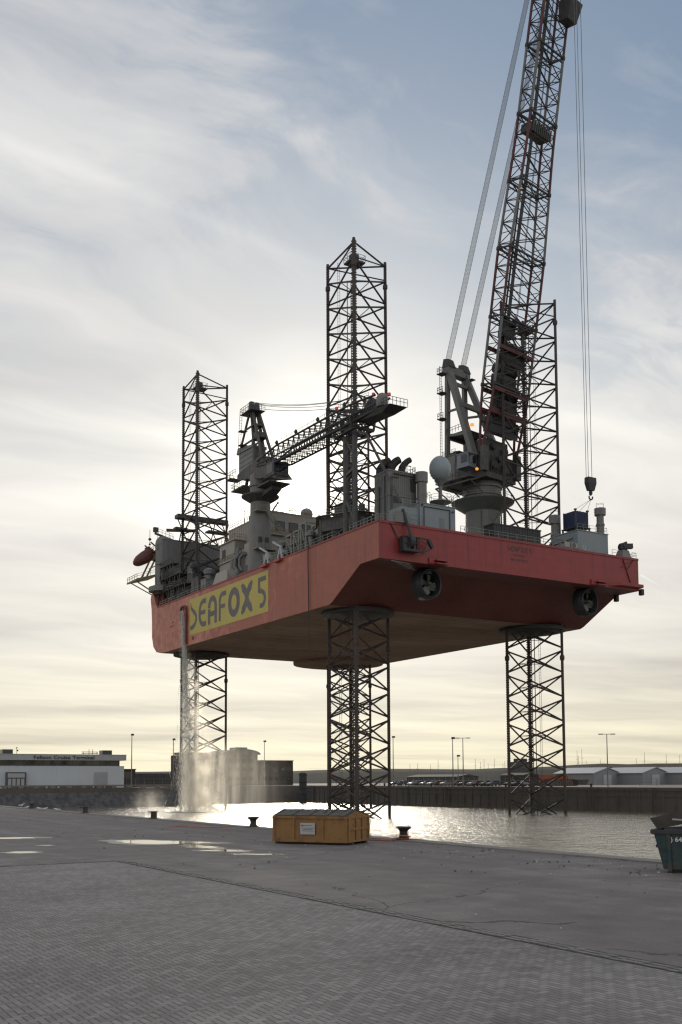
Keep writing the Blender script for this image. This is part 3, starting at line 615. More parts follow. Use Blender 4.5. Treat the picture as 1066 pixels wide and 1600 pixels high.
# ------------------------------------------------------------------ the jack-up barge
DK, ZK, ZB, BW, LB = 47.2, 41.2, 36.07, 57.4, 97.4
barge = empty('jackup_barge', 'huge red jack-up barge standing on lattice legs above the harbour water', 'jack-up barge', P(0,0,0))
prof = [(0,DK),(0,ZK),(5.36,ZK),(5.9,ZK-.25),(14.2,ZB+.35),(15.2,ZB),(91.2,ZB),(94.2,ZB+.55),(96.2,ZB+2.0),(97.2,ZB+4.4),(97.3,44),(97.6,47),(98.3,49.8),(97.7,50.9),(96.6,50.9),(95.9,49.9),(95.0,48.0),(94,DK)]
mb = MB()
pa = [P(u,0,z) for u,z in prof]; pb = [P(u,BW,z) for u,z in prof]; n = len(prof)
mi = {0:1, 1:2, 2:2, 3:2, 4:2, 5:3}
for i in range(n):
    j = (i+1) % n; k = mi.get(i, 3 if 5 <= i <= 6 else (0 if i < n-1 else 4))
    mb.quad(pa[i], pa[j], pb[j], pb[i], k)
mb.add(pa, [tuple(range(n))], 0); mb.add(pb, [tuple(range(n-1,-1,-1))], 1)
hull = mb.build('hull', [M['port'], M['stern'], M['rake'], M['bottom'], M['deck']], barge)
# rubbing strip and fittings on the hull
mb = MB(); mb.box(-.12,0,0,BW,DK-.35,DK+.04); mb.box(0,94,-.10,0,DK-.25,DK+.05); mb.build('gunwale', M['stern'], barge)
mb = MB(); mb.lathe(P(87.5,45.5,ZB-.85), [(9.8,0),(11.2,.2),(11.3,.9)], 36); mb.build('keel_pad', M['bottom'], barge)

def stroke(mbx, pts, wd, fn, lift, m=1):
    n = len(pts); L = []; Rr = []
    for i, p in enumerate(pts):
        a = pts[max(0,i-1)]; c = pts[min(n-1,i+1)]; dx, dy = c[0]-a[0], c[1]-a[1]; l = math.hypot(dx,dy) or 1
        w_ = wd[i] if isinstance(wd, (list,tuple)) else wd
        L.append((p[0]-dy/l*w_/2, p[1]+dx/l*w_/2)); Rr.append((p[0]+dy/l*w_/2, p[1]-dx/l*w_/2))
    vs = [fn(x,y,lift) for x,y in L] + [fn(x,y,lift) for x,y in Rr]
    mbx.add(vs, [(i, i+1, n+i+1, n+i) for i in range(n-1)], m)
def arc(cx, cy, rx, ry, a0, a1, k=14): return [(cx+rx*math.cos(math.radians(a0+(a1-a0)*i/k)), cy+ry*math.sin(math.radians(a0+(a1-a0)*i/k))) for i in range(k+1)]
def letter(mbx, ch, w_, h, fn, m=1):
    """Display letters of the barge's name, drawn as strokes in a w x h cell."""
    t = .27*w_; q = t/2; hh = h-q
    S = lambda pts, wd=t, l=0: stroke(mbx, pts, wd, fn, .004*l, m)
    if ch == 'S':
        S([(w_*.02,h*1.02),(w_*.14,h*.80),(w_*.40,h*.70),(w_*.66,h*.60),(w_-q,h*.47),(w_-q,h*.34),(w_*.72,h*.2),(w_*.42,h*.11),(0,q*.9)], [t*.15,t*.8,t*.9,t,t,t,t,t,t*.9])
    elif ch == 'E':
        S(arc(w_*.62, h*.5, w_*.62-q, h*.5-q, 100, 260, 16)); S([(w_*.5,hh),(w_,hh)],t,1); S([(w_*.5,q),(w_,q)],t,2); S([(q,h*.52),(w_*.9,h*.52)],t*.85,3)
    elif ch == 'A':
        S([(q,0),(q,h*.55)]); S(arc(w_*.5,h*.58,w_*.5-q,h*.42-q,180,0,14),t,1); S([(w_-q,0),(w_-q,h*.6)],t,2); S([(q,h*.36),(w_-q,h*.36)],t*.85,3)
    elif ch == 'F':
        S([(q,0),(q,h*.72)]); S(arc(w_*.55,h*.68,w_*.55-q,h*.32-q,180,90,8),t,1); S([(w_*.5,hh),(w_,hh)],t,2); S([(q,h*.5),(w_*.85,h*.5)],t*.85,3)
    elif ch == 'O':
        S(arc(w_*.5,h*.5,w_*.5-q,h*.5-q,0,360,30))
    elif ch == 'X':
        S([(w_*.0,h*.99),(w_*.18,h*.84),(w_*.38,h*.70),(w_*.47,h*.5),(w_*.38,h*.3),(w_*.18,h*.16),(0,h*.01)],[t*.5,t*1.3,t*1.2,t*.9,t*1.2,t*1.3,t*.5])
        S([(w_,h*.99),(w_*.82,h*.84),(w_*.62,h*.70),(w_*.53,h*.5),(w_*.62,h*.3),(w_*.82,h*.16),(w_,h*.01)],[t*.5,t*1.3,t*1.2,t*.9,t*1.2,t*1.3,t*.5],1)
    elif ch == '5':
        S([(w_,hh),(q,hh)]); S([(q,h),(q,h*.52)],t,1); S([(q,h*.56),(w_*.5,h*.56)],t,2); S(arc(w_*.45,h*.3,w_*.55-q,h*.3-q,90,-120,14),t,3)
# yellow name panel on the port side, letters reading from the bow aft
mb = MB(); mb.box(37.4,74.5,-.05,-.0,38.1,45.95,0)
for ch, a, c in (('S',74.1,70.5),('E',69.7,65.8),('A',64.8,60.3),('F',59.4,55.9),('O',54.9,49.5),('X',48.7,44.1),('5',41.6,38.3)):
    letter(mb, ch, a-c, 5.95, (lambda a_: (lambda x, y, l: P(a_-x, -.065-l, 39.15+y)))(a))
mb.build('name_panel', [M['signy'], M['signd']], barge, fix=False)
mb = MB(); v0 = 25.9; cw = .78
for ch, k in (('S',0),('E',1),('A',2),('F',3),('O',4),('X',5.05),('5',6.4)):
    letter(mb, ch, cw*.82, .92, (lambda k_: (lambda x, y, l: P(-.02-l, v0+k_*cw*1.0+x, 45.25+y)))(k), 0)
mb.build('stern_name', M['sternl'], barge, fix=False)
mb = MB(); put_text(mb, 'DOUGLAS', .55, P(-.02,27.2,44.45), (1,0,0), (0,0,1), 0, bold=.01, width=2.6); mb.build('home_port', M['sternl'], barge, fix=False); mb = MB()
put_text(mb, 'IMO 8770522', .55, P(-.02,26.7,43.65), (1,0,0), (0,0,1), 0, bold=.01, width=3.9)
mb.build('stern_number', M['sternl'], barge, fix=False)

# legs: three chords with racks, crossed bracing, ladders; port and starboard are mirrored
TRI = -.0872; S3 = 10.5/math.sqrt(3); LT = 100.9; BAY = 4.72
def make_leg(sg):
    def ch(k): an = math.radians((0,120,240)[k]) + TRI*sg; return Vector((S3*math.cos(an)*sg, S3*math.sin(an), 0))
    C = [ch(k) for k in range(3)]; m_ = MB(); Zb = -7.0
    zs = [Zb + .9 + BAY*i for i in range(int((LT-Zb)/BAY)+1)]
    up_ = lambda p, z: Vector((p.x, p.y, z))
    for a, b_ in ((0,1),(1,2),(2,0)):
        for z0, z1 in zip(zs[:-1], zs[1:]):
            m_.bar(up_(C[a],z0+.3), up_(C[b_],z1-.3), .165, 6, caps=False); m_.bar(up_(C[b_],z0+.3), up_(C[a],z1-.3), .165, 6, caps=False)
        m_.bar(up_(C[a],LT-.5), up_(C[b_],LT-.5), .17, 6); m_.bar(up_(C[a],zs[-1]), up_(C[b_],LT-.5), .13, 6)
    mids = [(C[a]+C[b_])/2 for a, b_ in ((0,1),(1,2),(2,0))]
    for z0, z1 in zip(zs[:-1], zs[1:]):
        for i in range(3): m_.bar(up_(mids[i],(z0+z1)/2), up_(mids[(i+1)%3],(z0+z1)/2), .07, 4, caps=False)
    leg = m_.build('leg', M['leg'], barge)
    for k in range(3):
        m_ = MB(); m_.bar(up_(C[k],Zb), up_(C[k],LT+.25), .27, 10)
        for z in (30.0, 96.5, 52.0):
            d = C[k].normalized(); m_.box(-.2,.2,-.2,.2,0,0) if False else m_.lathe(up_(C[k],z), [(.1,-.9),(.45,-.3),(.45,.3),(.1,.9)], 8)
        m_.build('chord', M['leg'], leg)
        m_ = MB(); t = Vector((-C[k].y, C[k].x, 0)).normalized(); r_ = C[k].normalized()
        m_.beam(up_(C[k],Zb), up_(C[k],LT), .09, .62, up=t)
        z = Zb+.2
        while z < LT-.3:
            for s in (-1,1):
                o = up_(C[k], z) + t*(.31*s); m_.hexa([o-r_*.07, o+r_*.07, o+r_*.07+t*(.17*s)+Vector((0,0,.06)), o-r_*.07+t*(.17*s)+Vector((0,0,.06)), o-r_*.07+Vector((0,0,.30)), o+r_*.07+Vector((0,0,.30)), o+r_*.07+t*(.17*s)+Vector((0,0,.2)), o-r_*.07+t*(.17*s)+Vector((0,0,.2))])
            z += .47
        m_.build('rack', M['rack'], leg, fix=False)
    m_ = MB(); c0 = (C[1]*.45 + C[2]*.15 + C[0]*.15)
    for dx in (0, .8): m_.bar(up_(c0+Vector((dx,0,0)), Zb), up_(c0+Vector((dx,0,0)), LT-4), .085, 6)
    m_.build('jetting_pipe', M['leg'], leg)
    m_ = MB(); c1 = C[1]*.62+C[2]*.30
    for dx in (0,.45): m_.bar(up_(c1+Vector((dx,0,0)),Zb), up_(c1+Vector((dx,0,0)),LT-1), .03, 4, caps=False)
    z = Zb
    while z < LT-1: m_.bar(up_(c1,z), up_(c1+Vector((.45,0,0)),z), .02, 4, caps=False); z += .6
    m_.build('ladder', M['leg'], leg)
    m_ = MB(); q = C[2]*.62 if sg > 0 else C[1]*.62
    m_.box(q.y-1.2,q.y+1.2,q.x-1.5,q.x+1.5,LT-3.4,LT-3.1); m_.rail([up_(q+Vector((-1.5,-1.2,0)),LT-3.1),up_(q+Vector((1.5,-1.2,0)),LT-3.1),up_(q+Vector((1.5,1.2,0)),LT-3.1),up_(q+Vector((-1.5,1.2,0)),LT-3.1),up_(q+Vector((-1.5,-1.2,0)),LT-3.1)], 1.1, .04)
    m_.box(q.y-.7,q.y+.6,q.x-.8,q.x+.5,LT-3.1,LT-1.8)
    m_.build('service_platform', M['mid'], leg)
    return leg
A1, A2, V1 = 19.7, 87.66, 8.47
legA = make_leg(1); legA.location = P(A1,V1,0); legC = make_leg(-1); legC.location = P(A1,BW-V1,0)
legB = copy_tree(legA, barge); legB.location = P(A2,V1,0); legD = copy_tree(legC, barge); legD.location = P(A2,BW-V1,0)
for u, v in ((A1,V1),(A1,BW-V1),(A2,V1),(A2,BW-V1)):
    m_ = MB(); m_.lathe(P(u,v,ZB-1.15), [(2.2,.1),(5.3,.3),(6.4,.55),(6.45,.8),(6.3,1.25)], 40); m_.build('leg_well_ring', M['dark'], barge, smooth=False)
# jacking frames round the legs on deck
def jack_frame(u, v, h, rad):
    m_ = MB()
    for k in range(6):
        t0, t1 = math.radians(60*k+TRI*57), math.radians(60*k+60+TRI*57)
        a = P(u+rad*math.sin(t0), v+rad*math.cos(t0), DK+h*.55); b_ = P(u+rad*math.sin(t1), v+rad*math.cos(t1), DK+h*.55)
        m_.beam(a, b_, .5, h*.35); m_.beam(a-Vector((0,0,h*.55)), a+Vector((0,0,h*.25)), .5, .5)
        m_.beam(a-Vector((0,0,h*.55)), b_, .25, .25); m_.beam(b_-Vector((0,0,h*.55)), a, .25, .25)
    for k in range(3):
        t = math.radians(120*k)+TRI
        c_ = P(u+6.0*math.sin(t), v+6.0*math.cos(t)*(1 if v < 28 else -1), DK)
        for s in (-1,1):
            q = Vector((-math.sin(t)*0+math.cos(t+pi/2)*1.15*s, math.sin(t+pi/2)*1.15*s, 0)); m_.lathe(c_+q, [(.75,0),(.75,h*.8),(.55,h*.8),(.5,h)], 10)
        m_.box(c_.y-1.3,c_.y+1.3,c_.x-1.3,c_.x+1.3,DK+h*.45,DK+h*.8)
    m_.build('jacking_frame', M['mid'], barge)
    m_ = MB(); pts = [P(u+(rad+.9)*math.sin(math.radians(60*k)), v+(rad+.9)*math.cos(math.radians(60*k)), DK+h*.75) for k in range(7)]
    for a, b_ in zip(pts[:-1], pts[1:]): m_.beam(a, b_, .9, .12)
    m_.rail(pts, 1.1, .045); m_.build('jacking_walkway', M['rail'], barge)
for k in range(12):
    t = 2*pi*k/12; m_ = MB(); m_.lathe(P(A2+6.9*math.sin(t),V1+6.9*math.cos(t),DK+1.0),[(.9,0),(.95,.5),(.6,.6),(.6,1.5),(.85,1.6),(.85,2.6),(.4,2.9)],10); m_.build('jacking_drive', M['mid'], barge)
jack_frame(A1,V1,6.6,7.0); jack_frame(A2,V1,5.2,7.2); jack_frame(A1,BW-V1,2.6,6.8); jack_frame(A2,BW-V1,4.5,7.0)

# stern thrusters
def thruster(u, v, zc, r):
    m_ = MB(); ax = Vector((.18,-1,-.02)).normalized()          # faces aft
    c = P(u,v,zc); m_.lathe(c, [(r*.86,-1.5),(r,-1.3),(r*1.04,.0),(r*.97,.9),(r*.93,1.0),(r*.86,.9),(r*.82,0),(r*.84,-1.4)], 32, axis=ax)
    th = m_.build('thruster', M['thr'], barge, P(0,0,0))
    m_ = MB(); m_.lathe(P(u+.3,v,zc+r*.6), [(1.0,0),(1.0,ZK-zc-r*.6)], 16); m_.beam(P(u+1.2,v,zc+r*.4), P(u+1.2,v,ZK), .9, 1.4); m_.build('strut', M['thr'], th)
    m_ = MB(); X = ax.cross(Vector((0,0,1))).normalized(); Y = X.cross(ax)
    m_.lathe(c, [(.05,1.0),(.3,.7),(.42,0),(.45,-1.0)], 12, axis=ax)
    for k in range(4):
        t = math.radians(90*k+20); d = X*math.cos(t)+Y*math.sin(t); e = ax.cross(d)
        m_.add([c+d*.3+e*.22+ax*.2, c+d*r*.5+e*r*.34+ax*.28, c+d*r*.78+e*r*.18+ax*.12, c+d*r*.8-e*r*.12-ax*.1, c+d*r*.5-e*r*.22-ax*.2, c+d*.3-e*.22-ax*.2], [(0,1,2,3,4,5)])
    m_.build('propeller', M['bronze'], th)
thruster(3.4, 11.7, 38.75, 2.55); thruster(3.4, 47.4, 38.85, 2.55)
for v in (11.7, 47.4):
    m_ = MB(); m_.box(-.25,.0,v-2.2,v-1.0,ZK+.1,ZK+1.0); m_.box(-.9,.0,v-1.2,v+1.2,ZK+.55,ZK+.75); m_.box(-.9,0,v-1.2,v+1.2,ZK+.05,ZK+.22)
    m_.build('thruster_bracket', M['stern'], barge)
m_ = MB()
for i in range(5): m_.beam(P(.3+.9*i,2.5+1.4*i,ZK-.12), P(.9+.9*i,6.5+.9*i,ZK-.12), .12, .1)
m_.build('bottom_rails', M['white'], barge)

# fender guard and pads at the starboard quarter
m_ = MB(); m_.prism([P(-.05,49.5,ZK+.25),P(-1.0,52,ZK+.5),P(-1.0,57.6,ZK+.5),P(1.5,58.4,ZK+.5),P(3,57.4,ZK+.2)], (0,0,.55)); m_.build('fender_guard', M['stern'], barge)
m_ = MB(); m_.box(-.9,-.2,57.1,57.8,ZK-.85,ZK+.25); m_.box(4.8,5.5,56.6,57.3,ZK-1.2,ZK); m_.build('fender_pad', M['black'], barge)
m_ = MB(); m_.beam(P(-.06,53.4,DK-.4), P(-.06,55.2,DK-4.6), .25, .12); m_.beam(P(-.06,56,DK-.4), P(-.06,54.6,DK-2.2), .2, .1); m_.beam(P(-.06,52.9,DK-2), P(-.06,55.5,DK-.6), .2, .1); m_.build('anchor_fairlead', M['rake'], barge)
m_ = MB(); m_.hexa([P(.2,53.6,DK),P(.2,56,DK),P(2.2,56,DK),P(2.2,53.6,DK),P(.5,54.1,DK+1.5),P(.5,55.6,DK+1.5),P(1.9,55.6,DK+1.5),P(1.9,54.1,DK+1.5)]); m_.build('winch_foundation', M['grey'], barge)
m_ = MB(); m_.lathe(P(1.2,54.3,DK+2.0), [(.3,0),(.85,.1),(.85,1.0),(.3,1.1)], 14, axis=(1,0,.25)); m_.beam(P(1.2,54.2,DK+2.2), P(.2,56.2,DK+2.3), .9, .9); m_.beam(P(1.2,54.2,DK+2.4),P(1.0,55.4,DK+3.0),.8,.5); m_.build('fairlead_sheave', M['dark'], barge)

# deck edge railings
for pts, st in (([P(.15,.4,DK),P(.15,3.0,DK)],1.6),([P(.15,16.2,DK),P(.15,38.4,DK)],2.0),([P(.15,50.9,DK),P(.15,53.2,DK)],1.6),([P(.15,56,DK),P(.15,57.1,DK),P(14,57.1,DK)],1.6)):
    m_ = MB(); m_.rail(pts,1.1,.04,st); m_.build('stern_railing', M['rail'], barge)
for pts, st in (([P(.3,.25,DK),P(9,.25,DK)],1.1),([P(14.5,.25,DK),P(43,.25,DK)],1.6),([P(51,.25,DK),P(93,.25,DK)],1.8)):
    m_ = MB(); m_.rail(pts,1.1,.05,st); m_.build('side_railing', M['rail'], barge)
# life rings and a board on the stern rail
for v in (17.3, 43.9):
    m_ = MB(); n_ = 18
    pts = [P(.08, v+.34*math.cos(2*pi*i/n_), DK+.6+.34*math.sin(2*pi*i/n_)) for i in range(n_+1)]; m_.tube(pts, .075, 6)
    o = m_.build('life_ring', M['white'], None, P(.08,v,DK+.6)); solo(o, 'white life ring on the stern rail beside the grey house by the near corner' if v < 30 else 'white life ring on the stern rail below the blue container', 'life ring', P(.08,v,DK+.6))

# tall grey engine house near the corner, with three exhaust elbows
m_ = MB(); m_.box(5,9.2,5.3,10.9,DK,57.3)
for k in range(1,14): m_.box(4.94,5.0,5.3+k*.4,5.36+k*.4,DK+4,57.2)
for k in range(1,10): m_.box(5+k*.42,5.06+k*.42,5.24,5.3,DK+4,57.2)
m_.box(4.9,9.3,5.2,11,53.1,53.3); m_.box(4.9,9.3,5.2,11,57.2,57.4)
dh = m_.build('engine_house', M['grey'], barge)
for k, (u, v) in enumerate(((8.3,6.0),(6.9,7.0),(6.0,8.6))):
    m_ = MB(); rr_ = (.85,.8,.62)[k]; pts = [P(u,v,57.4),P(u,v,58.2),P(u-.15,v+.35,58.9),P(u-.35,v+.9,59.5),P(u-.5,v+1.45,59.85)]
    for i in range(4): m_.bar(pts[i], pts[i+1], rr_*(1-.06*i), 10, r2=rr_*(1-.06*(i+1)))
    m_.build('exhaust_elbow', M['black'], dh)
m_ = MB(); m_.rail([P(5.1,8.8,57.4),P(5.1,10.8,57.4),P(9,10.8,57.4)],1.1,.04,.8); m_.tube([P(5.3,9.2,57.4),P(5.3,9.2,58.6),P(5.3,10,58.7)],.06); m_.build('roof_railing', M['rail'], dh)
m_ = MB(); m_.box(1,6,8.62,15.8,DK,51.4); m_.box(.9,6,8.5,15.9,51.32,51.45); m_.box(1.3,4.9,5.2,8.62,DK,50.4)
lh = m_.build('stern_house', M['bluegrey'], barge)
m_ = MB(); m_.rail([P(1.1,5.3,50.4),P(1.1,8.5,50.4)],1.1,.04); m_.rail([P(1.1,15.7,51.45),P(5.9,15.7,51.45)],1.1,.04); m_.rail([P(5.9,8.7,51.45),P(5.9,15.7,51.45)],1.1,.04); m_.build('roof_railing', M['rail'], lh)
m_ = MB(); m_.lathe(P(4,11.2,51.4), [(.95,0),(.8,.3),(.8,4.3),(1.05,4.35),(1.05,6.0),(.9,6.05)], 18); vt = m_.build('ventilation_column', M['grey'], barge)
m_ = MB(); m_.rail([P(3,10.2,53),P(3,12.2,53),P(5,12.2,53)],1.0,.03,.7); m_.bar(P(3.0,11.0,51.4),P(3.0,11.0,57),.03,4); m_.bar(P(3.0,11.5,51.4),P(3.0,11.5,57),.03,4)
z = 51.6
while z < 57: m_.bar(P(3.0,11.0,z),P(3.0,11.5,z),.02,4); z += .45
m_.build('ladder', M['rail'], vt)
for q in ((8.2,9.3,DK,DK+2.2),(6.2,7.4,52,53),(9.6,10.5,54.2,56.4)): m_ = MB(); m_.box(4.92,5.0,*q); m_.build('louvre', M['dark'], dh)
m_ = MB(); m_.tube([P(4.75,10.6,DK+4),P(4.75,10.6,56.8),P(4.75,6.2,56.8)],.12,6); m_.tube([P(4.8,5.8,50.4),P(4.8,5.8,56.2),P(4.8,7.2,56.2)],.08,6); m_.tube([P(6,5.15,DK),P(6,5.15,56.5)],.12,6); m_.tube([P(7.6,5.1,DK),P(7.6,5.1,55.0)],.16,6)
for v in (9.9,10.3): m_.bar(P(4.7,v,DK+3),P(4.7,v,58.2),.035,4)
z = DK+3.2
while z < 58: m_.bar(P(4.7,9.9,z),P(4.7,10.3,z),.025,4); z += .4
m_.build('wall_piping', M['mid'], dh)
m_ = MB(); m_.box(.94,1.0,12.6,13.5,DK,DK+2.1); m_.build('steel_door', M['grey'], lh)
m_ = MB(); m_.tube([P(.9,9.4,DK),P(.9,9.4,50.8),P(.9,14.6,50.8),P(.9,14.6,DK)],.07,6); m_.lathe(P(.8,15.2,50.6),[(.05,-.2),(.2,0),(.05,.2)],8,axis=(0,1,0)); m_.lathe(P(.8,9.0,51.0),[(.05,-.2),(.2,0),(.05,.2)],8,axis=(0,1,0)); m_.build('wall_piping', M['dark'], lh)
# satellite dome
m_ = MB(); m_.lathe(P(5,15.8,59.05), [(1.86*math.cos(math.radians(t)) if abs(t) < 90 else 0, 2.2*math.sin(math.radians(t))) for t in range(-90,91,12)], 26); M['dome'] = paint('dome_shell', (.23,.265,.285), .45, var=.1, scale=.8); dm = m_.build('satellite_dome', M['dome'], barge, smooth=True)
m_ = MB(); m_.lathe(P(5,15.8,53.4), [(.5,0),(.35,.6),(.3,2.6),(.7,3.2),(1.0,3.6)], 14); m_.lathe(P(5,15.8,53.2), [(.4,-.6),(1.9,.0),(1.9,.15)], 16)
for t in (0.4,1.8,3.2,4.6): m_.bar(P(5+1.6*math.sin(t),15.8+1.6*math.cos(t),53.2), P(5+.8*math.sin(t),15.6+.8*math.cos(t),51.4), .09, 5)
for t in range(8): m_.bar(P(5+1.85*math.sin(t*pi/4),15.8+1.85*math.cos(t*pi/4),53.3), P(5+1.85*math.sin(t*pi/4),15.8+1.85*math.cos(t*pi/4),54.4), .035, 4)
ring_ = [P(5+1.85*math.sin(t*pi/8),15.8+1.85*math.cos(t*pi/8),54.4) for t in range(17)]; m_.tube(ring_, .035, 4); m_.tube([p-Vector((0,0,.5)) for p in ring_], .03, 4)
m_.build('dome_stand', M['grey'], dm)

# starboard stern house with its two ventilators
m_ = MB(); m_.box(1,7.4,43.3,50.8,DK,51.2); m_.box(.9,7.5,43.2,50.9,51.12,51.28); m_.beam(P(2.2,43.1,50.0),P(7.2,43.1,49.7),.18,.3); m_.beam(P(7.3,43.1,50.3),P(9.6,43.1,48.2),.35,.35); m_.box(7.4,10,43.5,46,DK,49)
sh = m_.build('store_house', M['bluegrey'], barge)
m_ = MB(); m_.rail([P(1.1,43.4,51.28),P(1.1,50.7,51.28)],1.1,.03); m_.rail([P(1.1,50.7,51.28),P(7.2,50.7,51.28)],1.1,.03); m_.tube([P(3,42.9,49.2),P(4.5,42.9,50.1),P(7,42.9,50.6)],.1); m_.build('roof_railing', M['rail'], sh)
m_ = MB(); m_.rail([P(.3,38.5,DK),P(.3,43.3,DK)],1.25,.05); m_.box(.16,.22,39.3,42.4,DK+.35,DK+1.15,0); m_.build('stern_board', M['cream'], barge)
m_ = MB(); put_text(m_, '10', 1.0, P(.13,40.6,DK+.42), (1,0,0), (0,0,1), 0, bold=.03, width=1.3); m_.build('board_number', M['black'], barge, fix=False)
for (u, v, z0, z1) in ((8,44.4,49,55.4),(3,51.0,51.2,56.5)):
    m_ = MB(); h_ = z1-z0; m_.lathe(P(u,v,z0), [(1.0,0),(.72,h_*.12),(.72,h_*.35),(.85,h_*.42),(.68,h_*.5),(.68,h_*.74),(1.05,h_*.76),(1.08,h_),(.9,h_+.03)], 18)
    v_ = m_.build('ventilation_column', M['grey'], barge)
    m_ = MB()
    for t in range(4): m_.bar(P(u+.9*math.sin(t*1.57),v+.9*math.cos(t*1.57),z1),P(u+.9*math.sin(t*1.57),v+.9*math.cos(t*1.57),z1+.9),.03,4)
    m_.bar(P(u+.9,v,z1+.9),P(u-.9,v,z1+.9),.03,4); m_.bar(P(u,v+.9,z1+.9),P(u,v-.9,z1+.9),.03,4)
    m_.bar(P(u-1.0,v-.6,z0),P(u-1.0,v-.6,z1),.04,4); m_.bar(P(u-1.0,v-1.0,z0),P(u-1.0,v-1.0,z1),.04,4)
    zz = z0
    while zz < z1: m_.bar(P(u-1.0,v-.6,zz),P(u-1.0,v-1.0,zz),.025,4); zz += .5
    m_.build('ladder', M['rail'], v_)
# floodlight posts on the store house
m_ = MB(); m_.bar(P(6.2,46.2,51.2),P(6.2,46.2,54.0),.07,6); m_.box(5.9,6.4,45.8,46.6,53.9,54.5); m_.lathe(P(5.4,47.0,52.6),[(.05,-.3),(.4,0),(.05,.3)],10,axis=(1,.2,0)); m_.bar(P(5.4,47,51.2),P(5.4,47,52.4),.06,5); m_.build('floodlight', M['dark'], barge)
# dark basket racks along the stern rail
for k in range(1):
    m_ = MB(); m_.box(2,4.6,24.8,35.4,DK+.15,50.2)
    for i in range(19): m_.box(1.94,2.0,24.8+i*.58,24.9+i*.58,DK+.15,50.2)
    m_.box(1.9,4.7,24.7,35.5,50.1,50.3); m_.box(1.92,4.6,24.8,35.4,DK+1.2,DK+1.35)
    O = P(2,30,DK); o = m_.build('storage_rack', M['dark'], None, O); solo(o, 'long dark storage rack at the stern rail left of the starboard leg', 'rack', O)
# folded gangway hanging on the transom near the corner
G = P(-.6,5.2,DK-3); m_ = MB()
m_.beam(P(-.3,4.4,DK+2.2), P(-.9,5.4,DK-2.0), .35, .35); m_.beam(P(-.3,4.4,DK+2.2), P(.4,4.2,DK), .3, .3); m_.beam(P(-.1,2.2,DK-.3),P(-.25,4.0,DK-3.6),.12,.12)
gw = m_.build('stern_davit', M['dark'], barge)
m_ = MB()
m_.box(-1.6,-.15,3.6,6.7,DK-4.7,DK-4.35); m_.box(-1.4,-.3,3.7,5.0,DK-4.3,DK-2.3); m_.lathe(P(-.9,5.3,DK-3.1),[(.9,-.5),(1.1,-.4),(1.1,.4),(.9,.5)],14,axis=(1,0,0))
for v in (3.6,4.6,5.6,6.6): m_.beam(P(-1.55,v,DK-4.5),P(-1.55,v,DK-2.4),.12,.12)
m_.beam(P(-1.55,3.6,DK-2.4),P(-1.55,6.6,DK-2.4),.14,.14); m_.beam(P(-1.55,3.6,DK-3.4),P(-1.55,6.6,DK-3.4),.1,.1)
fr = [P(-1.2,6.4,DK-2.3),P(-1.2,8.6,DK-2.4),P(-1.2,9.4,DK-3.7),P(-1.2,7.6,DK-4.7),P(-1.2,6.4,DK-4.2)]
for a, b_ in zip(fr, fr[1:]+fr[:1]): m_.beam(a, b_, .2, .22)
m_.beam(fr[0],fr[2],.1,.1); m_.beam(fr[1],fr[3],.1,.1); m_.beam(P(-1.2,8.6,DK-2.4),P(-1.2,9.4,DK-3.7),.5,.5)
m_.build('hoist_basket', M['dark'], gw)
m_ = MB(); m_.box(-.4,.8,3.0,5.4,DK,DK+1.7); m_.rail([P(.1,6,DK),P(.1,8.4,DK)],1.6,.05); m_.build('davit_foundation', M['grey'], gw)

# discharge pipe on the port side and the long hanging rope
m_ = MB(); m_.tube([P(78.7,-.35,41.9),P(78.7,-.35,44.2),P(78.3,-.45,44.75),P(77.2,-.5,44.9),P(76.2,-.45,44.75),P(75.8,-.35,44.2),P(75.8,-.35,36.4)],.26,8); m_.tube([P(77.2,-.4,44.7),P(77.2,-.4,40.6)],.12,6); m_.beam(P(75.7,-.3,43),P(78.8,-.3,43),.15,.15)
m_.build('discharge_pipe', M['rake'], barge)
m_ = MB(); m_.tube([P(22.0,-.12,DK+1.0),P(22.0,-.2,DK)]+[P(22.0-.03*i,-.22-.02*math.sin(i),DK-1.5-1.46*i) for i in range(13)],.1,6)
O = P(22,-.2,DK); o = m_.build('hanging_hose', M['dark'], None, O); solo(o, 'long dark hose hanging down the port side past the bottom of the hull', 'hose', O)
m_ = MB(); m_.box(72.2,73.2,-.06,-.0,37.0,37.7); m_.box(84.0,84.6,-.06,0,42.2,42.5); m_.box(84.9,85.6,-.06,0,41.3,41.6); m_.box(83.9,84.3,-.06,0,41.4,41.7); m_.build('hull_fitting', M['rake'], barge)
m_ = MB(); m_.prism([P(97.5,-.04,43.8),P(98.2,-.04,47.8),P(97.2,-.04,48.4)],(0.03,0,0)); 
# red fairlead lips and white mooring frames along the port edge
for u in (33.0, 38.5):
    m_ = MB(); m_.box(u-1.2,u+1.2,-.7,-.1,DK-.55,DK-.1); m_.build('fairlead_lip', M['red'], barge)
    m_ = MB(); m_.beam(P(u-.8,.2,DK),P(u-.2,.2,DK+2.3),.4,.35); m_.beam(P(u+.9,.2,DK),P(u-.2,.2,DK+2.3),.4,.35); m_.box(u-.9,u+.7,.1,.9,DK+.9,DK+1.6); m_.beam(P(u-.2,.3,DK+2.2),P(u+3.6,.6,DK+3.9),.35,.3); m_.build('mooring_frame', M['white'], barge)
m_ = MB(); m_.hexa([P(55.5,-.1,DK),P(62.5,-.1,DK),P(62.5,2.2,DK),P(55.5,2.2,DK),P(56.2,.3,DK+2.3),P(61.5,.3,DK+2.3),P(61.5,2,DK+2.3),P(56.2,2,DK+2.3)]); m_.build('side_locker', M['cream'], barge)

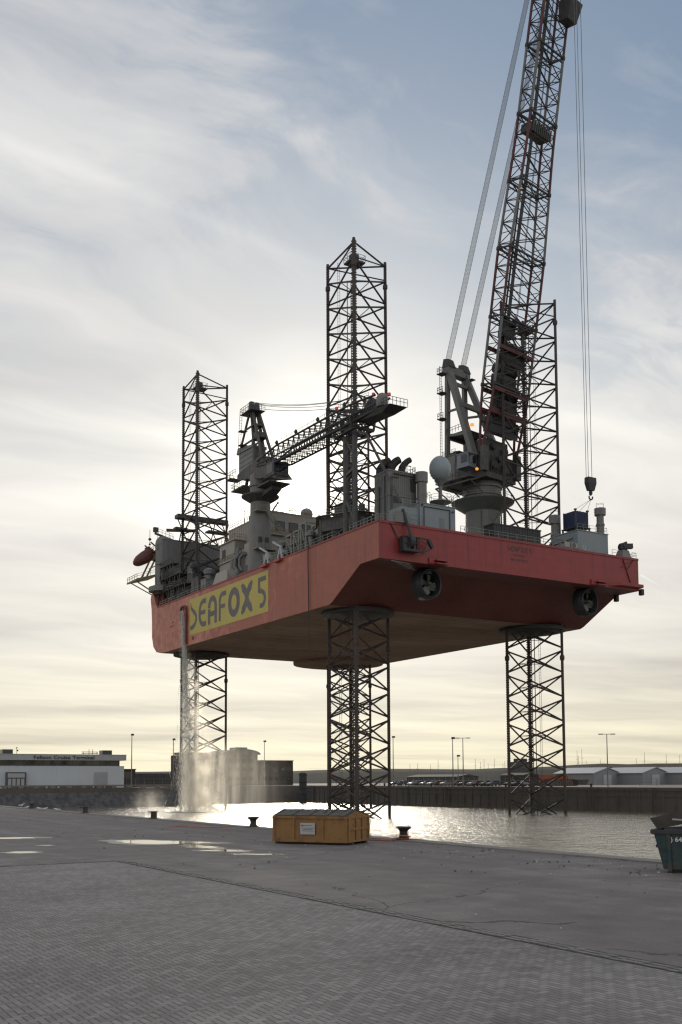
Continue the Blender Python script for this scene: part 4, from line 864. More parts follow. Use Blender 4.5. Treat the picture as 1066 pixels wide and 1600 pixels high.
# boom rest by the port stern leg
m_ = MB()
for u in (12.4, 9.4): m_.lathe(P(u,1.6,DK), [(.42,0),(.42,17.0 if u > 11 else 18.3)], 12)
m_.beam(P(12.4,1.6,57.5),P(9.4,1.6,58.3),.4,.5); m_.beam(P(12.4,1.6,53.6),P(9.4,1.6,49.2),.35,.35); m_.beam(P(12.4,1.6,64.0),P(9.4,1.6,60.2),.35,.35)
m_.beam(P(7.4,2.6,63.5),P(1.6,5.4,51.0),.34,.34); m_.beam(P(9.4,1.6,64.5),P(7.4,2.6,63.5),.4,.4)
br = m_.build('boom_rest', M['mid'], barge)
m_ = MB()
for u in (9.2,12.4): m_.beam(P(u,.9,65.0),P(u,5.2,65.0),.4,.5); m_.beam(P(u,.9,65),P(u,.6,66.8),.3,.3); m_.beam(P(u,5.2,65),P(u,5.5,66.8),.3,.3); m_.beam(P(u,1.6,63.2),P(u,4.6,65),.25,.25)
m_.beam(P(9.2,1.2,65.0),P(12.4,1.2,65.0),.3,.4); m_.beam(P(9.2,5,65.0),P(12.4,5,65.0),.3,.4); m_.box(7.6,13.8,.3,.9,64.2,64.3); m_.rail([P(7.6,.3,64.3),P(13.8,.3,64.3)],1.1,.04); m_.build('saddle', M['dark'], br)

# accommodation block with windows and stairs
m_ = MB(); m_.box(52,72,8,40,DK,61.5); m_.box(51.2,52,8,19,56.6,56.85); m_.box(51.9,72.1,7.9,40.1,61.4,61.65); m_.box(52,60,6,8,DK,56)
for k in range(22): m_.box(52+k*.9,52.08+k*.9,7.93,8.0,DK,61.4)
ac = m_.build('accommodation_block', M['cream'], barge)
for v in (10.2,13.3,16.3):
    m_ = MB(); m_.box(51.9,52.02,v-1.05,v+1.05,57.7,59.7); f_ = m_.build('window', M['dark'], ac)
    m_ = MB(); m_.box(51.87,51.9,v-.9,v+.9,57.85,59.55); m_.build('pane', M['glass'], f_)
m_ = MB()
for i in range(13):
    t = i/12; m_.lathe(P(51.9,14.5,52.0), [(.01,-.01),(.01,.01)], 3) if False else None
m_.prism([P(51.93,12.6,DK)]+[P(51.93,15.2+2.6*math.cos(pi-pi*i/14),51.5+2.6*math.sin(pi*i/14)) for i in range(15)]+[P(51.93,17.8,DK)],(0,.05,0)); m_.build('archway', M['dark'], ac)
m_ = MB(); m_.rail([P(51.3,8,56.85),P(51.3,19,56.85)],1.1,.06,1.0); m_.rail([P(52.2,8.1,61.65),P(52.2,24,61.65)],1.1,.05,1.5); m_.rail([P(52.2,8.1,61.65),P(72,8.1,61.65)],1.1,.05,1.5)
m_.beam(P(50.5,9.0,63.2),P(50.5,5.0,57.0),.5,.25); m_.build('balcony_railing', M['ylw'], ac)
m_ = MB(); m_.lathe(P(54,17.6,62.6),[(1.35*math.cos(math.radians(t)),1.3*math.sin(math.radians(t))) for t in range(-60,91,15)],16); m_.lathe(P(54,17.6,61.5),[(.5,0),(.6,.4)],10); m_.build('radome', M['cream'], ac, smooth=True)
m_ = MB()
for u, v, h in ((54,11.5,2.6),(54,13.4,1.9),(56,15.2,2.2),(58,9,3.2),(60,10.4,2.4),(66,9,3.5)):
    m_.bar(P(u,v,61.5),P(u,v,61.5+h),.07,5); m_.beam(P(u,v-.9,61.3+h),P(u,v+1.1,61.5+h),.18,.12)
m_.box(58,64,9,12,61.6,63.2); m_.box(54.5,56.2,10,12.5,61.6,62.5); m_.build('radar_mast', M['dark'], ac)
m_ = MB(); m_.box(63.5,71,5.4,8,DK,57.6); m_.box(63.2,71.3,5.1,8,53.4,53.6); m_.box(63.2,71.3,5.1,8,57.6,57.8); m_.box(60.5,63.5,6.2,8,DK,55.2)
for k in range(6): m_.box(63.4,63.5,5.6+k*.4,5.7+k*.4,DK+.5,57.4)
st_ = m_.build('stair_tower', M['cream'], barge)
for k, (u, v, r_) in enumerate(((62.6,5.2,.5),(60.9,5.0,.4),(59.4,5.3,.34))):
    m_ = MB(); z = DK; pts = [P(u,v,z),P(u,v,z+3.0),P(u+.9,v-.3,z+4.2),P(u+.9,v-.2,z+5.8),P(u-.2,v+.3,z+6.8),P(u-.4,v+.6,z+8.4-k)]
    m_.tube(pts, r_, 10); m_.build('air_duct', M['grey'], st_)
m_ = MB(); m_.rail([P(63.3,5.2,53.6),P(71.2,5.2,53.6)],1.1,.05); m_.rail([P(63.3,8,57.8),P(63.3,5.2,57.8),P(71.2,5.2,57.8)],1.1,.05); m_.beam(P(63,4.9,49),P(63,7.9,53.4),.5,.12); m_.build('tower_railing', M['ylw'], st_)
m_ = MB(); m_.box(65,66.6,5.32,5.4,49,51.4); m_.box(68,69.6,5.32,5.4,54.6,56.4); m_.build('tower_door', M['dark'], st_)
# bow house, its tanks, helideck bracing
m_ = MB(); m_.box(93.2,97,1.0,40,50.8,63.4)
for k in range(30): m_.box(93.12,93.2,1.2+k*.62,1.28+k*.62,50.8,63.4)
m_.box(93.1,97.1,.9,40.1,63.3,63.5)
bh = m_.build('bow_house', M['grey'], barge)
m_ = MB(); m_.lathe(P(95,1.8,50.5),[(1.9,0),(1.9,12.2),(1.7,13.0),(1.1,13.7),(0,14.0)],20); m_.build('pressure_tank', M['grey'], bh, smooth=False)
m_ = MB(); m_.beam(P(92.5,4,69),P(92.5,17,69),2.2,.9); m_.beam(P(96,3,66.3),P(92,9,66.0),1.2,.5)
for v in (5,9,13,16.5):
    m_.beam(P(93,v,63.4),P(92.5,v+1,68.8),.25,.25); m_.beam(P(93,v+2,63.4),P(92.5,v-.8,68.8),.2,.2)
m_.box(91.5,93.2,3.5,6.5,65.8,66.3); m_.box(91.8,94,12,17.8,66.2,66.6); m_.build('helideck_bracing', M['mid'], bh)
for v, z, r_ in ((4.6,57.5,.45),(7.4,57.2,.4),(9.8,56.6,.55),(11.2,55.8,.5),(13.2,56.8,.4),(6.4,55.2,.5),(8.6,54.6,.45),(15.0,56.0,.5)):
    m_ = MB(); m_.box(93.02,93.1,v-r_,v+r_,z-r_,z+r_); m_.build('window', M['glass'], bh)
m_ = MB(); m_.lathe(P(94.4,1.2,51.5),[(3.0,-.6),(3.0,.5),(2.0,.9),(1.0,1.1),(1.0,5.8),(1.35,5.9),(1.35,7.0),(1.1,7.1)],20); m_.build('ventilation_column', M['grey'], barge)
m_ = MB(); m_.beam(P(96,-.5,58.8),P(96,4,58.6),1.2,.3); m_.rail([P(95.4,-.4,58.9),P(95.4,4,58.9)],1.2,.06,.9); m_.box(94,98.5,0,4.5,60.9,61.1); m_.rail([P(94,0,61.1),P(98.5,0,61.1)],1.1,.05)
m_.beam(P(96,.0,65.2),P(96,4.6,64.0),.5,.4); m_.rail([P(96,.0,65.4),P(96,4.6,64.3)],1.2,.05,1.0); m_.box(95.6,96.4,-.3,.8,65.5,66.6)
for k in range(7): m_.bar(P(96,0.2+k*.7,61),P(96,.8+k*.65,65),.05,4)
m_.bar(P(96,-1.2,60.5),P(96,-1.2,65.8),.07,5); m_.lathe(P(96,-1.2,63.6),[(.05,-.4),(.45,0),(.05,.4)],8); m_.lathe(P(96,-1.2,62.4),[(.05,-.3),(.3,0),(.05,.3)],8)
m_.build('bow_bridge', M['mid'], barge)
# bow platform reaching out under the lifeboat
m_ = MB(); m_.hexa([P(96,-4.3,53.6),P(96,1.0,55.2),P(103,1.0,55.2),P(103,-4.3,53.6),P(96,-4.3,54.0),P(96,1.0,55.6),P(103,1.0,55.6),P(103,-4.3,54.0)])
m_.beam(P(97.6,-3.8,53.6),P(97.6,1.0,51.0),.25,.25); m_.beam(P(101,-3.8,53.6),P(98,.5,50.6),.25,.25); m_.rail([P(96.2,-4.2,54),P(102.8,-4.2,54)],1.1,.06); m_.rail([P(96.2,-4.2,54),P(96.2,.8,55.6)],1.1,.05)
m_.tube([P(97,-1.6,54.6),P(97,.9,60.0)],.22,6); m_.tube([P(101,-1.6,54.6),P(101,.9,60.0)],.22,6); m_.tube([P(97,1.4,55.6),P(97,.2,60.4)],.16,6); m_.tube([P(97,.6,57.6),P(101,.6,57.6)],.14,6)
m_.beam(P(97,3.2,60.5),P(97,-.6,63.2),.28,.28); m_.beam(P(101,3.2,60.5),P(101,-.6,63.2),.28,.28)
m_.build('lifeboat_davit', M['ylw'], barge)
# covered lifeboat on its ramp, nose down over the side
LBO = P(99,-1.6,59.6); m_ = MB(); ax = Vector((-.9,.12,-.52)).normalized(); sd_ = Vector((.1,1,0)).normalized(); upv = sd_.cross(ax).normalized()
if upv.z < 0: upv = -upv
rg = [(-3.0,.75,1.0,.1),(-2.6,1.15,1.35,.1),(-1.4,1.3,1.55,.15),(0,1.35,1.5,.05),(1.3,1.3,1.3,-.05),(2.1,.95,1.0,-.15),(2.7,.45,.55,-.2),(2.95,.08,.1,-.25)]
vs = []; n_ = 14
for x, a, b_, o_ in rg:
    for i in range(n_):
        t = 2*pi*i/n_; ct, st = math.cos(t), math.sin(t); vs.append(LBO + ax*x + sd_*(a*math.copysign(abs(ct)**.75, ct)) + upv*(b_*math.copysign(abs(st)**.85, st)+o_))
m_.add(vs, [(k*n_+i, k*n_+(i+1)%n_, (k+1)*n_+(i+1)%n_, (k+1)*n_+i) for k in range(len(rg)-1) for i in range(n_)] + [tuple(range(n_-1,-1,-1)), tuple((len(rg)-1)*n_+i for i in range(n_))])
lbo = m_.build('lifeboat', M['orange'], None, LBO, smooth=False); solo(lbo, 'enclosed red-orange lifeboat hanging nose down at the bow', 'lifeboat', LBO)
m_ = MB(); c_ = LBO - ax*1.9 + upv*1.55; m_.hexa([c_-ax*.8-sd_*.6-upv*.3,c_+ax*.7-sd_*.6-upv*.3,c_+ax*.7+sd_*.6-upv*.3,c_-ax*.8+sd_*.6-upv*.3,c_-ax*.5-sd_*.4+upv*.45,c_+ax*.4-sd_*.4+upv*.45,c_+ax*.4+sd_*.4+upv*.45,c_-ax*.5+sd_*.4+upv*.45]); m_.build('cockpit', M['orange'], lbo, LBO)

# machinery, lockers, pipes along the port deck
rr = random.Random(21)
names = ['deck_winch','deck_locker','pipe_manifold','cable_reel','ventilator','pump_unit']
def clutter(u, v, kind, s):
    m_ = MB(); z = DK
    if kind == 0:
        m_.box(u-1.2*s,u+1.2*s,v-.9,v+.9,z,z+.4); m_.lathe(P(u-1.0*s,v,z+1.3*s),[(1.0*s,0),(1.0*s,.15),(.6*s,.16),(.6*s,1.7*s),(1.0*s,1.71*s),(1.0*s,1.9*s)],14,axis=(0,1,0)); m_.box(u+.9*s,u+1.5*s,v-.6,v+.6,z+.4,z+2.0*s); mt_ = M['mid']
    elif kind == 1:
        m_.box(u-1.3*s,u+1.3*s,v-.8,v+.8,z+.15,z+2.2*s); m_.box(u-1.36*s,u+1.36*s,v-.86,v+.86,z+2.15*s,z+2.3*s); m_.box(u-.05,u+.05,v-.86,v-.8,z+.3,z+2.0*s); mt_ = M[rr.choice(['grey','cream','mid'])]
    elif kind == 2:
        for k in range(4): m_.tube([P(u-1.6*s+k*.5,v-.4,z),P(u-1.6*s+k*.5,v-.4,z+1.2*s+.5*k),P(u+1.4*s,v+.2*k,z+1.4*s+.5*k),P(u+1.4*s,v+.2*k,z)],.13,6)
        m_.beam(P(u-1.8*s,v,z+1.0),P(u+1.6*s,v,z+1.0),.15,.15); mt_ = M[rr.choice(['rail','mid','ylw'])]
    elif kind == 3:
        m_.lathe(P(u,v-.8,z+1.3*s),[(1.25*s,0),(1.25*s,.1),(.5*s,.1),(.5*s,1.4),(1.25*s,1.4),(1.25*s,1.5)],16,axis=(1,0,0)); m_.beam(P(u-1,v-.8,z),P(u,v-.8,z+1.3*s),.15,.15); m_.beam(P(u+1,v-.8,z),P(u,v-.8,z+1.3*s),.15,.15); mt_ = M['mid']
    elif kind == 4:
        m_.lathe(P(u,v,z),[(.5*s,0),(.42*s,.3),(.42*s,2.2*s),(.75*s,2.3*s),(.8*s,2.9*s),(.3*s,3.2*s)],12); mt_ = M['grey']
    else:
        m_.box(u-1.5*s,u+1.5*s,v-.7,v+.7,z,z+.35); m_.lathe(P(u-1.2*s,v,z+1.0),[(.35,0),(.6,.1),(.6,1.3),(.35,1.4)],10,axis=(0,1,0)); m_.box(u+.4*s,u+1.3*s,v-.5,v+.5,z+.35,z+1.6*s); m_.tube([P(u,v,z+1.5),P(u,v,z+2.6*s),P(u+1,v,z+2.6*s)],.12,6); mt_ = M['mid']
    m_.build(names[kind], mt_, barge)
for i in range(46):
    u = rr.uniform(24,92); v = rr.uniform(1.2,6.5)
    if math.hypot(u-46.7, v-3) < 4.5 or math.hypot(u-A2, v-V1) < 5: continue
    clutter(u, v, rr.randrange(6), rr.uniform(.75,1.25)*(1.25 if u > 66 else 1))
for i in range(40):
    u = rr.uniform(11,50); v = rr.uniform(4,13)
    if math.hypot(u-46.7, v-3) < 4.2 or math.hypot(u-A1, v-V1) < 4.5: continue
    clutter(u, v, rr.randrange(6), rr.uniform(.8,1.7))
# two working levels of gratings, rails and plant at the bow port side
for k, (u0, u1, z, v1) in enumerate(((79,95,50.6,2.6),(82,96,53.4,3.2),(86,95.5,56.4,2.2))):
    m_ = MB(); m_.box(u0,u1,.4,v1,z-.12,z); m_.rail([P(u0,.4,z),P(u1,.4,z)],1.1,.05,1.3)
    for q in range(6): a = u0+(u1-u0)*q/5; m_.beam(P(a,.6,z-2.9),P(a,.6,z),.18,.18); m_.beam(P(a,.6,z-2.6),P(min(u1,a+1.6),.6,z-.2),.1,.1)
    m_.build('bow_gallery', M['mid'], barge)
for i in range(34):
    u = rr.uniform(78,96); v = rr.uniform(.8,5.5); z = rr.choice((47.2,47.2,50.6,53.4)); m_ = MB(); a, b_, h_ = rr.uniform(.4,1.5), rr.uniform(.3,.9), rr.uniform(.8,2.6); q = rr.randrange(3)
    if math.hypot(u-94.4, v-1.2) < 2.6: continue
    if q == 0: m_.box(u-a,u+a,v-b_,v+b_,z,z+h_); m_.box(u-a-.06,u+a+.06,v-b_-.06,v+b_+.06,z+h_*.8,z+h_*.86)
    elif q == 1: m_.lathe(P(u-a,v,z+b_+.3),[(b_*.6,0),(b_,.15),(b_,2*a),(b_*.6,2*a+.15)],12,axis=(0,1,0)); m_.box(u-.2,u+.2,v-b_*.6,v+b_*.6,z,z+b_)
    else: m_.tube([P(u-a,v,z),P(u-a,v,z+h_),P(u+a,v-.2,z+h_+.3),P(u+a,v-.2,z)],.16,7); m_.tube([P(u-a+.5,v,z),P(u-a+.5,v,z+h_*.7),P(u+a,v+.3,z+h_*.7)],.12,6)
    m_.build(('equipment_box','pressure_vessel','pipe_run')[q], M[rr.choice(['mid','mid','dark','grey'])], barge)
# steel frames with cross bracing between the stern leg and the crane
for u in (25.5, 28.2, 31.0):
    m_ = MB(); z1 = DK+rr.uniform(3.8,5.2)
    for a in (u-.9,u+.9): m_.beam(P(a,.9,DK),P(a,.9,z1),.22,.22); m_.beam(P(a,3.4,DK),P(a,3.4,z1),.22,.22)
    m_.beam(P(u-1.1,.9,z1),P(u+1.1,.9,z1),.25,.25); m_.beam(P(u-1.1,3.4,z1),P(u+1.1,3.4,z1),.25,.25); m_.beam(P(u-.9,.9,z1),P(u-.9,3.4,z1),.2,.2); m_.beam(P(u-.9,.9,DK+.4),P(u+.9,.9,z1-.3),.14,.14); m_.beam(P(u+.9,.9,DK+1),P(u+.9,3.4,z1),.14,.14)
    m_.box(u-1,u+1,1,3.3,DK+2.2,DK+2.35); m_.rail([P(u-1,1,DK+2.35),P(u+1,1,DK+2.35)],1.0,.04,.9); m_.build('pipe_rack', M['rail'], barge)
m_ = MB()
for u, v, h in ((26,10,9.5),(29,9,7.5),(33,10,6),(38,9,5),(24,12,8)): m_.box(u-1.6,u+1.6,v-1.5,v+1.5,DK,DK+h)
for k in range(4): m_.beam(P(24,5+k*2,DK+6),P(34,5+k*2,DK+4.5),.3,.3)
m_.bar(P(27.5,8.2,DK+9),P(27.5,8.2,DK+12.5),.07,5); m_.beam(P(27.5,8.2,DK+12.5),P(29.0,8.2,DK+12.7),.1,.1); m_.box(25.4,26.2,8,8.8,DK+12,DK+12.7); m_.bar(P(25.8,8.4,DK+9),P(25.8,8.4,DK+12),.06,5); m_.rail([P(24.5,8,DK+9.5),P(31,8,DK+7.5)],1.1,.05)
m_.build('mud_module', M['mid'], barge)
m_ = MB(); m_.box(66,92,14,40,DK,57); m_.box(70,90,16,38,57,60); m_.build('mid_house', M['mid'], barge)

# ------------------------------------------------------------------ main crane (starboard), boom up over the stern
UC, VC, HD = 28.0, 43.8, .20
hu, hv, wu, wv_ = -math.cos(HD), math.sin(HD), math.sin(HD), math.cos(HD)
def K(c, w_, z): return P(UC + c*hu + w_*wu, VC + c*hv + w_*wv_, z)
CO = P(UC,VC,DK)
mc = empty('main_crane', 'large grey pedestal crane with tall red and grey lattice boom raised above the stern', 'crane', CO)
def kb(m_, c0, c1, w0, w1, z0, z1, m=0): m_.hexa([K(c0,w0,z0),K(c0,w1,z0),K(c1,w1,z0),K(c1,w0,z0),K(c0,w0,z1),K(c0,w1,z1),K(c1,w1,z1),K(c1,w0,z1)], m)
m_ = MB(); m_.lathe(K(0,0,DK), [(4.2,0),(3.9,3),(3.55,6),(3.5,13.5)], 32); ped = m_.build('pedestal', M['cranegrey'], mc, CO, smooth=False)
m_ = MB(); m_.tube([K(-1,-3.9,DK+3),K(0,-3.9,DK+4.5),K(2.6,-3.6,DK+7),K(3.9,-1.0,DK+10.5),K(3.9,1.5,DK+13)],.2,6); m_.rail([K(-1,-4.1,DK+3),K(2.6,-3.8,DK+7),K(4.1,-1.0,DK+10.5)],1.0,.05)
m_.box(UC-4.5,UC-4.0,VC-3,VC+2,DK,DK+2.5); m_.build('pedestal_stair', M['rail'], ped, CO)
m_ = MB(); kb(m_,3.45,3.62,-1.7,-.8,DK+6.4,DK+8.4); kb(m_,3.5,3.66,.6,1.3,DK+9.6,DK+10.3); m_.tube([K(3.4,1.6,DK+2),K(3.4,1.6,DK+13)],.12,6); m_.tube([K(3.2,2.0,DK+2),K(3.2,2.0,DK+13)],.09,6); m_.tube([K(2.2,-3.1,DK+1),K(2.2,-3.1,DK+13)],.1,6); m_.build('pedestal_fitting', M['mid'], ped, CO)
m_ = MB(); m_.lathe(K(0,0,60.6), [(3.6,-.2),(6.3,1.6),(6.4,1.8),(3.6,1.85)], 32); cp = m_.build('collar_platform', M['cranegrey'], mc, CO)
rg_ = [K(6.2*math.cos(t*pi/12),6.2*math.sin(t*pi/12),62.45) for t in range(25)]; m_ = MB(); m_.rail(rg_,1.1,.045,1.6); m_.build('railing', M['rail'], cp, CO)
m_ = MB(); m_.lathe(K(0,0,62.4), [(3.75,0),(3.75,1.1),(3.95,1.15),(3.95,1.5),(3.75,1.55),(3.75,2.6),(4.0,2.7),(4.0,3.2),(3.8,3.3),(3.8,4.4)], 32); m_.build('slewing_ring', M['cranegrey'], mc, CO)
m_ = MB(); kb(m_,-6,4.6,-4.4,5.0,66.2,67.3); kb(m_,-4.2,4.4,-3.6,4.4,67.3,71.2); kb(m_,-2,3.6,-3.0,3.8,71.2,74.5); kb(m_,4.4,5.4,-6,-4.6,67,72); kb(m_,4.4,5.4,4.4,5.8,67,72); kb(m_,-7.5,-6,-4,4,66.0,66.4)
for c in (-6,-3,0,3): m_.beam(K(c,-4.4,66.2),K(c,-7.4,65.2),.35,.3); m_.beam(K(c,-7.4,65.2),K(c,-3.6,63.6),.2,.2)
m_.beam(K(-6,-7.4,65.2),K(3,-7.4,65.2),.3,.3); kb(m_,-6,3,-7.5,-4.4,66.0,66.2)
sb = m_.build('slewing_body', M['mid'], mc, CO)
m_ = MB()
for c, w_, z, r_ in ((4.4,-2,69,.9),(4.4,1.5,68.6,1.0),(4.5,-.3,70.3,.6),(3.7,2.5,72.6,.8),(3.7,-1.2,73,.7)): m_.lathe(K(c,w_,z),[(r_,0),(r_,.5),(r_*.5,.6)],12,axis=K(1,0,0)-K(0,0,0))
for k in range(7): m_.tube([K(4.6,-3+k*.9,67.3),K(4.9,-3+k*.9,68.5+k%3),K(4.6,-2.4+k*.8,71+k%2)],.1,5)
m_.rail([K(-6,-7.4,66.2),K(3,-7.4,66.2)],1.1,.05); m_.rail([K(4.6,-4.4,67.3),K(4.6,5,67.3)],1.1,.05)
m_.build('pipework', M['dark'], sb, CO)
m_ = MB(); kb(m_,-.5,2.4,-7.2,-4.7,68.4,70.9); kb(m_,-.7,2.6,-7.3,-4.6,70.85,71.05); kb(m_,-.5,2.6,-7.3,-4.6,68.1,68.4); cab = m_.build('operator_cab', M['bluegrey'], mc, CO)
m_ = MB(); kb(m_,2.4,2.46,-7.0,-4.9,69.0,70.7); kb(m_,.6,2.2,-7.26,-7.2,69.1,70.6); m_.build('cab_window', M['glass'], cab, CO)
m_ = MB(); m_.lathe(K(2.7,-4.9,67.9),[(.05,-.3),(.3,-.15),(.3,.15),(.05,.3)],10); m_.build('amber_lamp', M['amber'], cab, CO)
m_ = MB(); kb(m_,-8.0,-4.4,-3.2,4.0,67.4,72.9); kb(m_,-8.1,-4.3,-3.3,4.1,72.85,73.05)
wh = m_.build('winch_house', M['grey'], mc, CO)
m_ = MB(); kb(m_,-7.8,-5,-1.2,3.6,73.05,74.3); kb(m_,-5.4,-4.5,-2.6,-.6,73.05,73.8); m_.build('roof_unit', M['dark'], wh, CO)
m_ = MB(); m_.rail([K(-8,-3.1,73.05),K(-4.4,-3.1,73.05)],1.1,.045,1); m_.rail([K(-8,-3.1,73.05),K(-8,3.9,73.05)],1.1,.045,1); m_.build('roof_railing', M['rail'], wh, CO)
# gantry: two side frames
m_ = MB(); GT = 92.2
for s in (-1,1):
    m_.beam(K(-6.6,s*3.0,73),K(-6.6,s*2.6,GT),.85,.85); m_.beam(K(-6.2,s*2.6,GT-1.0),K(1.6,s*4.5,71),1.25,1.15)
    m_.beam(K(-6.6,s*2.8,82.5),K(-2.1,s*3.55,82.0),.4,.4)
m_.beam(K(-6.4,-3.4,GT-.9),K(-6.4,3.4,GT-.9),1.7,1.6); m_.beam(K(-6.6,-2.7,77),K(-6.6,2.7,77),.5,.6); m_.beam(K(-2.4,-3.4,82.8),K(-2.4,3.4,82.8),.8,.9); m_.beam(K(-5.4,-2.7,88.4),K(-5.4,2.7,88.4),.6,.6); m_.beam(K(-6.6,-2.8,77.4),K(0,-4,76.2),.5,.5); m_.beam(K(-6.6,2.8,77.4),K(0,4,76.2),.5,.5)
gn_ = m_.build('gantry', M['cranegrey'], mc, CO)
m_ = MB()
for s in (-1,1): m_.hexa([K(-7.4,s*2.4-1.1,GT-.4),K(-7.4,s*2.4+1.1,GT-.4),K(-5.4,s*2.4+1.1,GT-.4),K(-5.4,s*2.4-1.1,GT-.4),K(-7.2,s*2.4-.8,GT+1.6),K(-7.2,s*2.4+.8,GT+1.6),K(-5.9,s*2.4+.8,GT+1.3),K(-5.9,s*2.4-.8,GT+1.3)])
m_.build('sheave_head', M['dark'], gn_, CO)
m_ = MB()
for z in (GT-1.6, 86.5, 81.0): 
    kb(m_,-8.2,-6.6,-4.3,-2.6,z-.15,z); m_.rail([K(-6.6,-4.2,z),K(-8.1,-4.2,z),K(-8.1,-2.6,z)],1.1,.05,.8)
kb(m_,-6.6,-1,-3.2,3.2,77.2,77.35); m_.rail([K(-6.6,-3.4,77.4),K(-1,-4,77.4)],1.2,.05,1); kb(m_,-6,-4.6,2.8,4,GT-1.8,GT-1.65)
for w_ in (-4.0,-3.5): m_.bar(K(-7.6,w_,68),K(-7.6,w_,GT),.05,4)
z = 68
while z < GT: m_.bar(K(-7.6,-4.0,z),K(-7.6,-3.5,z),.035,4); z += .6
m_.build('gantry_platform', M['dark'], gn_, CO)
m_ = MB(); m_.lathe(K(.2,-3.2,77.9),[(.05,-.35),(.4,-.2),(.4,.2),(.05,.35)],10); m_.build('amber_lamp', M['amber'], gn_, CO)
# boom
F0 = K(4.1,0,71.0); BT = math.atan2(14.4,84.3); bd = (K(math.sin(BT),0,math.cos(BT))-K(0,0,0)).normalized(); bn = (K(math.cos(BT),0,-math.sin(BT))-K(0,0,0)).normalized(); bw = (K(0,1,0)-K(0,0,0)).normalized()
BL = 107.0
def bprof(s):
    Wd = 10.8 if s < 40 else (10.8-(s-40)/20*2.6 if s < 60 else 8.2-(s-60)/47*1.0)
    Dd = .5 + min(1,s/11)*2.5
    return Wd, Dd
def B(s, i, j):   # i: -1..1 across, j: -1 back, +1 front
    Wd, Dd = bprof(s); return F0 + bd*s + bw*(i*Wd/2) + bn*(j*Dd/2)
m_ = MB(); s = 6.0; bay = 4.3; k = 0; ss = [6.0+bay*i for i in range(int((BL-6)/bay)+1)]
for a, b_ in zip(ss[:-1], ss[1:]):
    for j in (-1,1):
        m_.bar(B(a,-1,j),B(b_,1,j),.11,5,caps=False); m_.bar(B(a,1,j),B(b_,-1,j),.11,5,caps=False); m_.bar(B(a,-1,j),B(a,1,j),.10,5,caps=False)
    h_ = (a+b_)/2
    for i in (-1,1):
        m_.bar(B(a,i,-1),B(h_,i,1),.09,5,caps=False); m_.bar(B(h_,i,1),B(b_,i,-1),.09,5,caps=False); m_.bar(B(h_,i,-1),B(h_,i,1),.08,5,caps=False); m_.bar(B(a,i,-1),B(a,i,1),.08,5,caps=False)
boom = m_.build('boom', M['dark'], mc, CO)
bounds = [0]+[13.2*i for i in range(1,9)]+[BL]
for i in (-1,1):
    for j in (-1,1):
        m_ = MB()
        for q, (a, b_) in enumerate(zip(bounds[:-1], bounds[1:])):
            n_ = 3
            for t in range(n_): m_.bar(B(a+(b_-a)*t/n_,i,j),B(a+(b_-a)*(t+1)/n_,i,j),.27,8,q%2,caps=False)
            m_.lathe(B(b_-.01,i,j),[(.1,-.35),(.4,-.3),(.4,.3),(.1,.35)],8,2,axis=bd)
        m_.build('chord', [M['legred'], M['cranegrey'], M['dark']], boom, CO)
for a in bounds[1:-1]:
    m_ = MB()
    for j in (-1,1): m_.beam(B(a,-1,j),B(a,1,j),.3,.3); m_.beam(B(a-.9,-1,j),B(a-.9,1,j),.2,.2)
    for i in (-1,1): m_.beam(B(a,i,-1),B(a,i,1),.3,.3)
    m_.beam(B(a,-1,1),B(a,-.2,-.5),.35,.12)
    m_.build('section_frame', M['dark'], boom, CO)
m_ = MB()
for a, w0 in ((8.2,1.1),(12.4,.8),(20.5,.7)):
    for j in (-1,1): m_ = MB(); m_.beam(B(a,-1,j),B(a,1,j),w0,.5,up=bn); m_.build('cross_girder', M['legred'], boom, CO)
for a, i0, i1, hgt in ((10,-.55,.5,2.6),(14.5,-.7,.35,3.2),(19.2,-.45,.6,3.4),(24.0,-.6,-.05,2.6),(5,-.8,.8,2.0)):
    m_ = MB(); p0 = B(a,i0,0); p1 = B(a,i1,0); m_.beam(p0,p1,hgt*.75,1.9,up=bn); 
    m_.lathe(B(a+hgt*.7,i0,0),[(1.1,0),(1.1,.2),(.7,.25),(.7,(p1-p0).length-.3),(1.1,(p1-p0).length-.2),(1.1,(p1-p0).length)],14,axis=bw)
    m_.build('boom_winch', M['dark'], boom, CO)
m_ = MB()
for a, b_ in zip(ss[:-1], ss[1:]): m_.beam(B(a,-.50,.55),B(b_,-.50,.55),.9,.12,up=bn); m_.bar(B(a,-.40,.1),B(b_,-.40,.1),.05,4); m_.bar(B(a,-.60,.1),B(b_,-.60,.1),.05,4); m_.bar(B(a,-.60,.55),B(a,-.60,.1),.04,4)
m_.bar(B(6,-.52,-.2),B(BL,-.52,-.2),.16,6); m_.bar(B(6,.1,.2),B(BL,.05,.2),.05,4); m_.bar(B(6,.16,.2),B(BL,.09,.2),.05,4)
m_.build('boom_walkway', M['dark'], boom, CO)
m_ = MB(); m_.beam(B(63.5,-.75,0),B(63.5,.75,0),1.5,2.6,up=bn)
for k in range(10): m_.bar(B(62.4,-.7+k*.15,1.1),B(64.6,-.7+k*.15,1.1),.18,6)
m_.build('roller_platform', M['mid'], boom, CO)
for a in (49.5, 51.8, 77.5, 79.6):
    m_ = MB(); m_.lathe(B(a,-.62,.1),[(.03,-.2),(.2,-.1),(.2,.1),(.03,.2)],8); m_.build('amber_lamp', M['amber'], boom, CO)
m_ = MB(); q = B(87,.55,1); m_.hexa([q-bw*1.0-bd*2,q+bw*1.9-bd*2,q+bw*1.9-bd*2+bn*2.2,q-bw*1.0-bd*2+bn*2.2,q-bw*1.6+bd*1.6,q+bw*2.2+bd*1.6,q+bw*2.2+bd*1.6+bn*3,q-bw*1.6+bd*1.6+bn*3]); m_.build('sheave_block', M['dark'], boom, CO)
